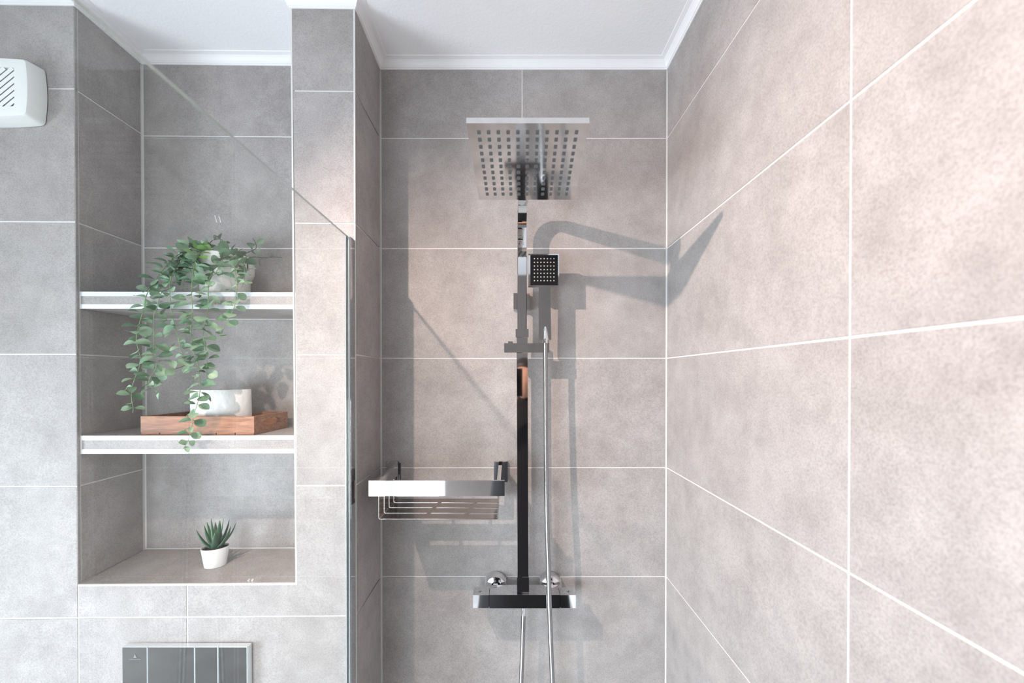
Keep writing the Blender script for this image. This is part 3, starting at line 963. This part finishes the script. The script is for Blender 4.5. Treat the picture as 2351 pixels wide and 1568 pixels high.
# ------------------------------------------------------------------ wooden tray and paper roll on the lower shelf
zsh = SH[1][0] + 0.0008
def tray():
    cx, cy = -0.722, 1.0265
    t = thing('wooden_tray', (cx, cy, zsh), 'low reddish wooden tray with oval grip holes on the lower niche shelf', 'tray')
    t.rotation_euler = (0, 0, R(-1.2))
    W, D, H, T = 0.268, 0.140, 0.0425, 0.009
    def add(name, bm, **k):
        o = obj(name, bm, M['wood'], None, **k)
        o.parent = t
        return o
    bm = nbm(); box(bm, -W / 2, W / 2, -D / 2, -D / 2 + T, 0.0045, H); add('front_board', bm, bevel=0.0015)
    bm = nbm(); box(bm, -W / 2, W / 2, D / 2 - T, D / 2, 0.0045, H); add('back_board', bm, bevel=0.0015)
    # side boards with a real grip hole
    for s in (-1, 1):
        x0 = s * W / 2 - (T if s > 0 else 0)
        x1 = x0 + T
        y0_, y1_ = -D / 2 + T + 0.0003, D / 2 - T - 0.0003
        if s > 0:
            y0_ = -D / 2 + T + 0.0003
        bm = nbm()
        n = 32
        hole = []
        a_, b2 = 0.036, 0.0085
        for i in range(n):
            th = 2 * math.pi * i / n
            hx = math.copysign(abs(math.cos(th)) ** 0.6, math.cos(th)) * a_
            hz = math.copysign(abs(math.sin(th)) ** 0.8, math.sin(th)) * b2 + 0.024
            hole.append((hx, hz))
        outer = []
        for hx, hz in hole:
            dx, dz = hx, hz - 0.024
            # project to the rectangle
            k = 1e9
            if abs(dx) > 1e-9:
                k = min(k, (y1_ if dx > 0 else -y0_) / abs(dx))
            if abs(dz) > 1e-9:
                k = min(k, ((H - 0.024) if dz > 0 else (0.024 - 0.0045)) / abs(dz))
            outer.append((dx * k, 0.024 + dz * k))
        def corner_fix(pts):
            for cy_ in (y0_, y1_):
                for cz_ in (0.0045, H):
                    j = min(range(n), key=lambda q: (pts[q][0] - cy_) ** 2 + (pts[q][1] - cz_) ** 2)
                    pts[j] = (cy_, cz_)
        corner_fix(outer)
        r = [[bm.verts.new((x, q[0], q[1])) for q in L_] for x, L_ in ((x0, outer), (x0, hole), (x1, hole), (x1, outer))]
        for q in range(4):
            A_, B_ = r[q], r[(q + 1) % 4]
            for i in range(n):
                bm.faces.new([A_[i], A_[(i + 1) % n], B_[(i + 1) % n], B_[i]])
        add('side_board', bm)
    nsl = 6
    sw = W / nsl
    for i in range(nsl):
        bm = nbm(); box(bm, -W / 2 + i * sw + 0.0012, -W / 2 + (i + 1) * sw - 0.0012, -D / 2 + 0.0002, D / 2 - 0.0002, 0.0, 0.0043); add('base_slat', bm, bevel=0.0006)
    return cx, cy
cx, cy = tray()
def roll():
    c = Vector((-0.7170, 1.0290, zsh + 0.0046))
    a_, b2, H = 0.0695, 0.0480, 0.0985
    t = thing('paper_roll', c, 'fat white embossed paper roll standing in the wooden tray', 'paper roll')
    bm = nbm()
    n = 64
    prof = [(1.0, 0.001), (1.0, H - 0.002), (0.985, H), (0.30, H), (0.30, 0.001)]
    rings = []
    for k, (s, h) in enumerate(prof):
        ring = []
        for i in range(n):
            th = 2 * math.pi * i / n
            wob = 1 + (0.012 * math.sin(3 * th + h * 40) + 0.006 * math.sin(7 * th + h * 90)) * (1 if s > 0.5 else 0)
            ring.append(bm.verts.new(c + Vector((a_ * s * wob * math.cos(th), b2 * s * wob * math.sin(th), h))))
        rings.append(ring)
    for q in range(len(rings)):
        A_, B_ = rings[q], rings[(q + 1) % len(rings)]
        for i in range(n):
            bm.faces.new([A_[i], A_[(i + 1) % n], B_[(i + 1) % n], B_[i]])
    obj('paper', bm, M['paper'], t, smooth=True)
    bm = nbm()
    r1 = [[bm.verts.new(c + Vector((a_ * s * math.cos(2 * math.pi * i / 32), b2 * s * math.sin(2 * math.pi * i / 32), h))) for i in range(32)] for s, h in ((0.298, 0.001), (0.298, H - 0.001), (0.275, H - 0.001), (0.275, 0.001))]
    for q in range(4):
        for i in range(32):
            bm.faces.new([r1[q][i], r1[q][(i + 1) % 32], r1[(q + 1) % 4][(i + 1) % 32], r1[(q + 1) % 4][i]])
    obj('core', bm, M['card'], t, smooth=True)
roll()

# ------------------------------------------------------------------ trailing plant on the upper shelf
zs1 = SH[0][0] + 0.0008
def trailing_plant():
    c = Vector((-0.7065, 1.030, zs1))
    t = thing('trailing_plant', c, 'trailing plant of round grey-green leaves in an off-white pot on the upper niche shelf', 'plant')
    bm = nbm()
    prof = [(0.050, 0.0), (0.0525, 0.004), (0.0530, 0.044), (0.0540, 0.050), (0.0590, 0.056), (0.0622, 0.066), (0.0626, 0.078), (0.0620, 0.096), (0.0595, 0.103), (0.0560, 0.104), (0.0550, 0.098), (0.0545, 0.090)]
    lathe(bm, prof, c, n=48)
    pot = obj('pot', bm, M['pot_stone'], t, smooth=True)
    bm = nbm(); lathe(bm, [(0.0540, 0.0905), (0.045, 0.093), (0.015, 0.094)], c, n=32); obj('soil', bm, M['soil'], t)
    # sticker on the right of the pot: a curved patch with fine print
    def patch(a0, a1, z0, z1, r, mat, name, par):
        bm_ = nbm()
        n = 6
        g = []
        for i in range(n + 1):
            a_ = a0 + (a1 - a0) * i / n
            g.append([bm_.verts.new(c + Vector((rr * math.cos(a_), rr * math.sin(a_), z))) for z in (z0, z1) for rr in (r, r + 0.0004)])
        for i in range(n):
            A_, B_ = g[i], g[i + 1]
            for q in ((0, 1, 3, 2),):
                order = [0, 1, 3, 2]
                for k in range(4):
                    bm_.faces.new([A_[order[k]], A_[order[(k + 1) % 4]], B_[order[(k + 1) % 4]], B_[order[k]]])
        return obj(name, bm_, mat, par)
    st = patch(R(-48), R(-4), 0.067, 0.095, 0.0627, M['sticker'], 'sticker', pot)
    for k, (a0, a1, z0, z1) in enumerate(((-12, -8.5, 0.069, 0.093), (-19, -17.5, 0.070, 0.080), (-22, -18, 0.0845, 0.0925), (-30, -27, 0.082, 0.085), (-31, -25, 0.072, 0.076), (-17, -14, 0.084, 0.092), (-39, -36, 0.075, 0.079))):
        pass
    bm = nbm()
    for (a0, a1, z0, z1) in ((-12, -8.5, 0.069, 0.093), (-19, -17.5, 0.070, 0.080), (-22, -18, 0.0845, 0.0925), (-30, -27, 0.082, 0.085), (-31, -25, 0.072, 0.076), (-17, -14, 0.084, 0.092), (-39, -36, 0.075, 0.079)):
        a0, a1 = R(a0), R(a1)
        pts = [c + Vector((0.0634 * math.cos(a_), 0.0634 * math.sin(a_), z)) for a_, z in ((a0, z0), (a1, z0), (a1, z1), (a0, z1))]
        prism(bm, pts, Vector((-0.0004 * math.cos(a0), -0.0004 * math.sin(a0), 0)))
    o = obj('print', bm, M['print'], pot)

    # leaves: three shared shapes, cupped ovals with a fold along the middle
    def leaf_mesh(name, l, w, cup, mat, tipped=0.0):
        bm_ = nbm()
        nu, nv = 6, 4
        g = []
        for i in range(nu + 1):
            s = i / nu
            half = w * math.sin(math.pi * min(1, s * 0.97 + 0.015)) ** 0.62 * (1 - tipped * s)
            row = []
            for j in range(nv + 1):
                q = (j / nv) * 2 - 1
                row.append(bm_.verts.new((l * s + 0.003, half * q, cup * (q * q) * half * 0.5 - cup * 0.5 * l * (s - 0.5) ** 2 + cup * 0.1 * l)))
            g.append(row)
        for i in range(nu):
            for j in range(nv):
                bm_.faces.new([g[i][j], g[i + 1][j], g[i + 1][j + 1], g[i][j + 1]])
        # petiole
        a_ = [bm_.verts.new((-0.0005, y, 0)) for y in (-0.0006, 0.0006)]
        bm_.faces.new([a_[0], g[0][1], g[0][3], a_[1]])
        me = bpy.data.meshes.new(name)
        bm_.to_mesh(me); bm_.free()
        for p in me.polygons:
            p.use_smooth = True
        me.materials.append(mat)
        return me
    shapes = [leaf_mesh('leaf', 0.0215, 0.0090, 0.5, M['leaf'], -0.15), leaf_mesh('leaf', 0.0205, 0.0100, 0.35, M['leaf'], -0.25), leaf_mesh('leaf', 0.0235, 0.0075, 0.7, M['leaf'], 0.0)]
    bright = [leaf_mesh('leaf', 0.0215, 0.0090, 0.5, M['leaf_bright']), leaf_mesh('leaf', 0.0200, 0.0080, 0.4, M['leaf_bright'])]
    rnd = random.Random(11)
    count = [0]
    rest = [[], []]              # small leaves past the limit of single parts: one joined part
    def vine(pix, z_list, start_leaf=0.0, spacing=0.0168, scale=1.17, mat='stem', br=(0, 0), thick=0.0011, end_small=True):
        pts = [at(p[0], p[1], d) for p, d in zip(pix, z_list)]
        sp_ = spline(pts, 0.006)
        bm_ = nbm()
        n = len(sp_)
        tube(bm_, sp_, [thick * (1 - 0.45 * i / n) for i in range(n)], n=5)
        st_ = obj('stem', bm_, M[mat], t, smooth='all')
        L = 0.006 * (n - 1)
        fr = frames(sp_)
        s = start_leaf
        k = 0
        phase = rnd.uniform(0, math.pi)
        while s < L - 0.002:
            i = min(n - 1, int(s / 0.006))
            p, tdir, sd, q = fr[i]
            frac = s / L
            sc = scale * rnd.uniform(0.80, 1.20) * (1.0 - (0.35 * max(0, frac - 0.75) / 0.25 if end_small else 0))
            phase_k = phase + k * R(78) + rnd.uniform(-0.35, 0.35)
            for side_ in (0, math.pi):
                a_ = phase_k + side_
                outd = (sd * math.cos(a_) * 1.0 + q * math.sin(a_) * 0.75).normalized()
                d = (outd * 1.0 + tdir * rnd.uniform(0.05, 0.5) + Vector((0, 0, rnd.uniform(-0.10, 0.22)))).normalized()
                # keep leaves clear of the shelf fronts behind them
                if d.y > 0.25 and p.y < 0.95:
                    d.y = 0.25; d.normalize()
                tip = p + d * 0.027 * sc
                for zt_, zb_2 in SH:
                    if tip.y > 0.932 and zb_2 - 0.006 < tip.z < zt_ + 0.006:
                        if p.y < 0.936:
                            d.y = -abs(d.y) - 0.15
                        else:
                            d.z = abs(d.z) + 0.6
                        d.normalize()
                nrm = (-tdir + Vector((rnd.uniform(-0.5, 0.5), rnd.uniform(-1.5, -0.3), rnd.uniform(-0.2, 0.7))))
                nrm = (nrm - d * nrm.dot(d)).normalized()
                yv = nrm.cross(d)
                use = bright if br[0] <= s < br[1] else shapes
                me = use[rnd.randrange(len(use))]
                mat_ = Matrix(((d.x, yv.x, nrm.x, 0), (d.y, yv.y, nrm.y, 0), (d.z, yv.z, nrm.z, 0), (0, 0, 0, 1)))
                if count[0] >= 298 or sc < 0.90:
                    mw = mat_.to_3x3()
                    off_ = len(rest[0])
                    rest[0].extend([tuple(mw @ (v.co * sc) + p - c) for v in me.vertices])
                    rest[1].extend([tuple(off_ + i_ for i_ in f.vertices) for f in me.polygons])
                    continue
                o_ = bpy.data.objects.new('leaf', me)
                o_.rotation_euler = mat_.to_euler()
                o_.scale = (sc, sc, sc)
                o_.location = p - origin_of(st_)
                link(o_, st_)
                count[0] += 1
            s += spacing * rnd.uniform(0.85, 1.15)
            k += 1
    F0, F1 = 1.015, 0.918
    vine([(490, 590), (440, 572), (402, 590), (372, 622), (352, 650), (340, 670), (333, 690), (332, 708), (325, 726), (318, 750), (313, 775), (315, 793), (322, 820), (320, 842), (310, 868), (303, 890), (302, 915), (306, 938), (303, 952)],
         [F0, 0.985, 0.955, 0.935, 0.925] + [F1] * 14, 0.03, mat='stem')
    vine([(480, 575), (435, 585), (405, 615), (393, 640), (390, 665), (391, 690), (393, 710), (398, 735), (405, 755), (410, 780), (414, 800), (420, 822)],
         [F0, 0.96, 0.94, 0.925, 0.92] + [F1] * 7, 0.035)
    vine([(478, 585), (430, 600), (390, 640), (368, 678), (362, 703), (354, 722), (352, 750), (354, 780), (354, 805), (360, 822), (356, 848), (342, 872), (350, 892), (372, 905)],
         [F0, 0.97, 0.945, 0.925] + [0.921] * 10, 0.05)
    vine([(490, 572), (462, 578), (448, 602), (443, 630), (441, 655), (440, 685), (442, 705), (440, 730), (438, 755), (440, 780), (443, 802), (454, 832), (457, 860), (460, 890), (455, 920), (446, 950), (442, 970), (436, 995), (432, 1012), (422, 1028), (413, 1040)],
         [F0, 0.97, 0.94, 0.925, 0.92] + [0.916] * 16, 0.02, br=(0.02, 0.075))
    vine([(505, 592), (494, 612), (484, 632), (479, 648), (478, 680), (478, 705), (472, 735), (466, 765), (470, 790), (474, 815), (475, 850), (474, 888)],
         [1.0, 0.955, 0.935, 0.925] + [F1] * 8, 0.012)
    vine([(528, 575), (536, 588), (539, 612), (541, 635), (544, 652), (542, 680), (538, 705), (525, 730), (515, 750), (505, 775), (500, 790)],
         [0.99, 0.955, 0.94, 0.93, 0.925] + [0.92] * 6, 0.008, scale=1.08)
    vine([(540, 585), (556, 600), (562, 622), (560, 645), (553, 664)], [1.0, 0.965, 0.95, 0.945, 0.94], 0.006, scale=1.05)
    vine([(548, 590), (572, 578), (588, 570), (586, 556), (580, 547)], [1.04, 1.05, 1.06, 1.065, 1.065], 0.012, mat='stem_dark', scale=0.8, spacing=0.024)
    vine([(552, 595), (582, 590), (605, 592), (630, 590), (652, 592)], [1.03, 1.04, 1.05, 1.055, 1.06], 0.016, mat='stem_dark', scale=0.78, spacing=0.024)
    vine([(500, 585), (478, 568), (488, 552), (506, 549), (518, 562)], [1.04, 1.045, 1.05, 1.05, 1.045], 0.012, mat='stem_dark', scale=0.85)
    vine([(486, 582), (455, 566), (428, 572), (412, 600), (408, 632)], [1.02, 0.985, 0.965, 0.95, 0.945], 0.015, mat='stem_dark')
    vine([(484, 588), (456, 592), (432, 612), (424, 640), (418, 665)], [1.0, 0.965, 0.95, 0.94, 0.93], 0.012, br=(0.0, 0.05))
    vine([(444, 818), (425, 838), (405, 846), (385, 853), (362, 856)], [0.917, 0.919, 0.921, 0.923, 0.924], 0.012, spacing=0.023, mat='stem_dark', scale=0.9)
    vine([(500, 590), (512, 600), (504, 612), (492, 632)], [0.985, 0.955, 0.945, 0.94], 0.01, scale=0.9)
    me = bpy.data.meshes.new('small_leaves')
    me.from_pydata(rest[0], [], rest[1])
    for f in me.polygons:
        f.use_smooth = True
    me.materials.append(M['leaf'])
    o = link(bpy.data.objects.new('small_leaves', me), t)
    o['kind'] = 'stuff'
trailing_plant()

# ------------------------------------------------------------------ succulent on the niche floor
def succulent():
    c = Vector((-0.7265, 1.0180, Z_NF + 0.0025))
    zr = R(29)
    Mz = Matrix.Rotation(zr, 3, 'Z')
    t = thing('succulent', c, 'small spiky green succulent in an oval white pot on the niche floor', 'plant')
    def ring(a_, b2, h, n=40, tilt=0.0):
        return [c + Mz @ Vector((a_ * math.cos(2 * math.pi * i / n), b2 * math.sin(2 * math.pi * i / n), 0)) + Vector((0, 0, h + tilt * math.cos(2 * math.pi * i / n))) for i in range(n)]
    bm = nbm()
    rg = [[bm.verts.new(p) for p in ring(*q)] for q in ((0.0215, 0.0165, 0.0), (0.0230, 0.0178, 0.0012), (0.0298, 0.0226, 0.0465), (0.0295, 0.0223, 0.0475), (0.0283, 0.0211, 0.0475), (0.0277, 0.0206, 0.0435))]
    for A_, B_ in zip(rg, rg[1:]):
        for i in range(40):
            bm.faces.new([A_[i], A_[(i + 1) % 40], B_[(i + 1) % 40], B_[i]])
    bm.faces.new(list(reversed(rg[0])))
    obj('pot', bm, M['ceramic'], t, smooth=True)
    bm = nbm()
    n = 40
    r0 = [bm.verts.new(p) for p in ring(0.0277, 0.0206, 0.0440)]
    r1 = [bm.verts.new(p + Vector((0, 0, random.uniform(-0.0005, 0.0012)))) for p in ring(0.016, 0.012, 0.0455)]
    cen = bm.verts.new(c + Vector((0, 0, 0.0465)))
    for i in range(n):
        bm.faces.new([r0[i], r0[(i + 1) % n], r1[(i + 1) % n], r1[i]])
        bm.faces.new([r1[i], r1[(i + 1) % n], cen])
    obj('soil', bm, M['soil'], t)
    base = at(495, 1252, 1.018)
    base.z = c.z + 0.0435
    tips = [(451, 1216.5, 1.015, 1.0), (468.8, 1206, 1.03, 0.95), (475.5, 1199, 1.045, 0.95), (484.5, 1189.5, 1.03, 1.05), (494.3, 1199, 1.055, 0.8), (504.8, 1195, 1.012, 1.05), (513.6, 1189, 1.04, 1.0), (526.5, 1193, 1.035, 1.0), (530, 1207, 1.02, 1.0), (542, 1200, 1.045, 1.0), (494, 1222, 1.006, 1.1), (507, 1215, 1.06, 0.9)]
    for (px_, py_, d, wf) in tips:
        tip = at(px_, py_, d - 0.012)
        dirv = tip - base
        b0 = base + Vector((dirv.x * 0.10, (d - 1.025) * 0.30, 0))
        L = (tip - b0).length
        out = Vector((tip.x - b0.x, tip.y - b0.y, 0))
        ctrl = b0.lerp(tip, 0.5) + (out * 0.16) + Vector((0, 0, -0.012 * out.length / 0.04))
        N_ = 9
        axis = [(b0 * (1 - s) ** 2 + ctrl * 2 * s * (1 - s) + tip * s * s) for s in [i / (N_ - 1) for i in range(N_)]]
        bm = nbm()
        rings = []
        for i, p in enumerate(axis):
            s = i / (N_ - 1)
            td = (axis[min(N_ - 1, i + 1)] - axis[max(0, i - 1)]).normalized()
            sidev = td.cross(Vector((out.x, out.y, 0.0)) if out.length > 0.006 else Vector((0, -1, 0)))
            sidev = sidev.normalized() if sidev.length > 1e-5 else Vector((1, 0, 0))
            nv = sidev.cross(td).normalized()
            w = 0.0098 * wf * (0.62 + 1.25 * s) * (1 - s) ** 0.95 + 0.0004 if s > 0 else 0.0045 * wf
            w = max(w, 0.0005)
            h = w * 0.42
            rings.append([bm.verts.new(p + sidev * a_ * w + nv * b2 * h) for a_, b2 in ((-1, 0.25), (-0.45, -0.75), (0.45, -0.75), (1, 0.25), (0, 0.0))])
        for A_, B_ in zip(rings, rings[1:]):
            for k in range(5):
                bm.faces.new([A_[k], A_[(k + 1) % 5], B_[(k + 1) % 5], B_[k]])
        bm.faces.new(rings[-1]); bm.faces.new(list(reversed(rings[0])))
        obj('leaf', bm, M['aloe'], t, smooth='all', center=True)
succulent()

# ------------------------------------------------------------------ lamp above the glass, outside the picture
def spot_lamp():
    t = thing('ceiling_spotlight', (LAMP.x, LAMP.y, Z_CEIL), 'small warm spotlight on a stem under the ceiling, lighting the shower', 'lamp')
    bm = nbm(); lathe(bm, [(0.045, -0.001), (0.045, -0.018), (0.040, -0.021)], Vector((LAMP.x, LAMP.y, Z_CEIL)), n=28); obj('canopy', bm, M['satin'], t, smooth=True)
    q = AIM.to_track_quat('Z', 'Y').to_matrix()
    back = LAMP - AIM * 0.055
    bm = nbm(); tube(bm, [Vector((back.x, back.y, Z_CEIL - 0.018)), back + Vector((0, 0, 0.01)), back], 0.006, n=10); obj('stem', bm, M['satin'], t, smooth=True)
    bm = nbm()
    prof = [(0.012, -0.075), (0.022, -0.070), (0.026, -0.050), (0.0275, -0.012), (0.0262, -0.012), (0.0245, -0.050), (0.012, -0.060)]
    lathe(bm, prof, LAMP, n=28, M=q, cap=True)
    obj('lamp_head', bm, M['satin'], t, smooth=True)
    slo.location = LAMP - t.location
    slo.rotation_euler = (-AIM).to_track_quat('Z', 'Y').to_euler()
    link(slo, t)
spot_lamp()

# ------------------------------------------------------------------ the photographer, met only in the chrome
def person():
    base = Vector((0.095, -0.40, 0.0))
    t = thing('person', base, 'person in black clothes with raised hands, mirrored in the chrome shower rail', 'person')
    def skin(name, verts, edges, mat, lev=1):
        me = bpy.data.meshes.new(name)
        me.from_pydata([v[:3] for v in verts], [], [])
        me.edges.add(len(edges))
        for e, (a_, b2) in zip(me.edges, edges):
            e.vertices = (a_, b2)
        me.update()
        me.materials.append(mat)
        o = bpy.data.objects.new(name, me)
        link(o, t)
        md = o.modifiers.new('skin', 'SKIN')
        for i, v in enumerate(verts):
            r = v[3]
            if isinstance(r, tuple):
                me.skin_vertices[0].data[i].radius = r
            else:
                me.skin_vertices[0].data[i].radius = (r, r)
        me.skin_vertices[0].data[0].use_root = True
        md.use_smooth_shade = True
        sb = o.modifiers.new('sub', 'SUBSURF'); sb.levels = lev; sb.render_levels = lev
        return o
    base = t.location
    V = [(0, 0, 0.92, (0.15, 0.11)), (0, 0, 1.08, (0.13, 0.10)), (0, 0.0, 1.25, (0.155, 0.11)), (0, 0, 1.36, (0.10, 0.085)), (0, 0.02, 1.43, 0.052),
         (-0.19, 0.0, 1.34, 0.062), (-0.25, 0.06, 1.13, 0.050), (-0.12, 0.20, 1.33, 0.036),
         (0.19, 0.0, 1.34, 0.062), (0.25, 0.06, 1.13, 0.050), (0.10, 0.20, 1.33, 0.036),
         (-0.10, 0, 0.80, 0.095), (-0.11, 0.02, 0.47, 0.062), (-0.12, -0.01, 0.09, 0.042), (-0.12, 0.11, 0.04, 0.036),
         (0.10, 0, 0.80, 0.095), (0.11, 0.02, 0.47, 0.062), (0.12, -0.01, 0.09, 0.042), (0.12, 0.11, 0.04, 0.036)]
    E = [(0, 1), (1, 2), (2, 3), (3, 4), (3, 5), (5, 6), (6, 7), (3, 8), (8, 9), (9, 10), (0, 11), (11, 12), (12, 13), (13, 14), (0, 15), (15, 16), (16, 17), (17, 18)]
    skin('body', V, E, M['cloth_black'])
    bm = nbm()
    bmesh.ops.create_icosphere(bm, subdivisions=3, radius=1.0)
    for v in bm.verts:
        x, y, z = v.co
        v.co = Vector((x * 0.074 * (1 - 0.18 * max(0, -z)), y * 0.092 + 0.012 * max(0, -z) * (1 if y > 0 else 0), z * 0.115))
        if y > 0.86 and -0.35 < z < 0.15 and abs(x) < 0.25:
            v.co.y += 0.016 * (1 - abs(x) / 0.25)
        v.co += base + Vector((0, 0.035, 1.53))
    obj('head', bm, M['skin'], t, smooth='all')
    bm = nbm()
    bmesh.ops.create_icosphere(bm, subdivisions=3, radius=1.0)
    for v in bm.verts:
        x, y, z = v.co
        v.co = Vector((x * 0.082, y * 0.098 - 0.012, z * 0.118 + 0.012))
        if v.co.y > 0.03 and v.co.z < 0.055:
            v.co.y = 0.03
        v.co += base + Vector((0, 0.035, 1.535))
    obj('hair', bm, M['hair'], t, smooth='all')
    bm = nbm()
    rings = []
    for z, a_, b2 in ((0.05, 0.29, 0.17), (0.5, 0.24, 0.155), (0.95, 0.19, 0.135), (1.12, 0.17, 0.125), (1.28, 0.185, 0.125), (1.38, 0.12, 0.095)):
        rings.append([bm.verts.new(base + Vector((a_ * math.cos(2 * math.pi * i / 28) * (1 + 0.02 * math.sin(7 * 2 * math.pi * i / 28)), b2 * math.sin(2 * math.pi * i / 28), z))) for i in range(28)])
    for A_, B_ in zip(rings, rings[1:]):
        for i in range(28):
            bm.faces.new([A_[i], A_[(i + 1) % 28], B_[(i + 1) % 28], B_[i]])
    obj('coat', bm, M['cloth_black'], t, smooth='all')  # coat added and flared at the hem to darken the mixer's reflection
    for s, hx in ((-1, -0.12), (1, 0.10)):
        w = Vector((hx, 0.20, 1.33)); pm = Vector((hx * 0.75, 0.235, 1.42)); 
        Vh = [(w.x, w.y, w.z, 0.026), (pm.x, pm.y, pm.z, (0.036, 0.018))]
        Eh = [(0, 1)]
        for k in range(4):
            i0 = len(Vh)
            o0 = pm + Vector((s * (0.027 - 0.017 * k), 0.0, 0.030))
            ln = (0.034, 0.042, 0.040, 0.032)[k]
            Vh += [(o0.x, o0.y, o0.z, 0.0085), (o0.x - s * 0.004, o0.y + 0.008, o0.z + ln * 0.6, 0.008), (o0.x - s * 0.016, o0.y + 0.010, o0.z + ln * 0.95, 0.0072)]
            Eh += [(1, i0), (i0, i0 + 1), (i0 + 1, i0 + 2)]
        i0 = len(Vh)
        Vh += [(pm.x - s * 0.030, pm.y + 0.006, pm.z - 0.005, 0.010), (pm.x - s * 0.044, pm.y + 0.010, pm.z + 0.026, 0.0085)]
        Eh += [(1, i0), (i0, i0 + 1)]
        skin('hand', Vh, Eh, M['skin'], 1)
person()

def hand_camera():
    c = Vector((0.0, -0.085, CAM_Z))
    t = thing('camera', c, 'black camera held up to the face, mirrored in the chrome shower rail', 'camera')
    bm = nbm(); box(bm, c.x - 0.085, c.x + 0.074, c.y - 0.030, c.y + 0.030, c.z - 0.105, c.z + 0.042); obj('camera_body', bm, M['black'], t, bevel=0.008)
    bm = nbm(); box(bm, c.x - 0.028, c.x + 0.028, c.y - 0.030, c.y + 0.026, c.z + 0.0425, c.z + 0.066); obj('viewfinder', bm, M['black'], t, bevel=0.006)
    bm = nbm(); lathe(bm, [(0.036, 0.031), (0.038, 0.034), (0.038, 0.058), (0.034, 0.060)], c, axis='Y', n=32); obj('lens', bm, M['black'], t, smooth=True)
hand_camera()
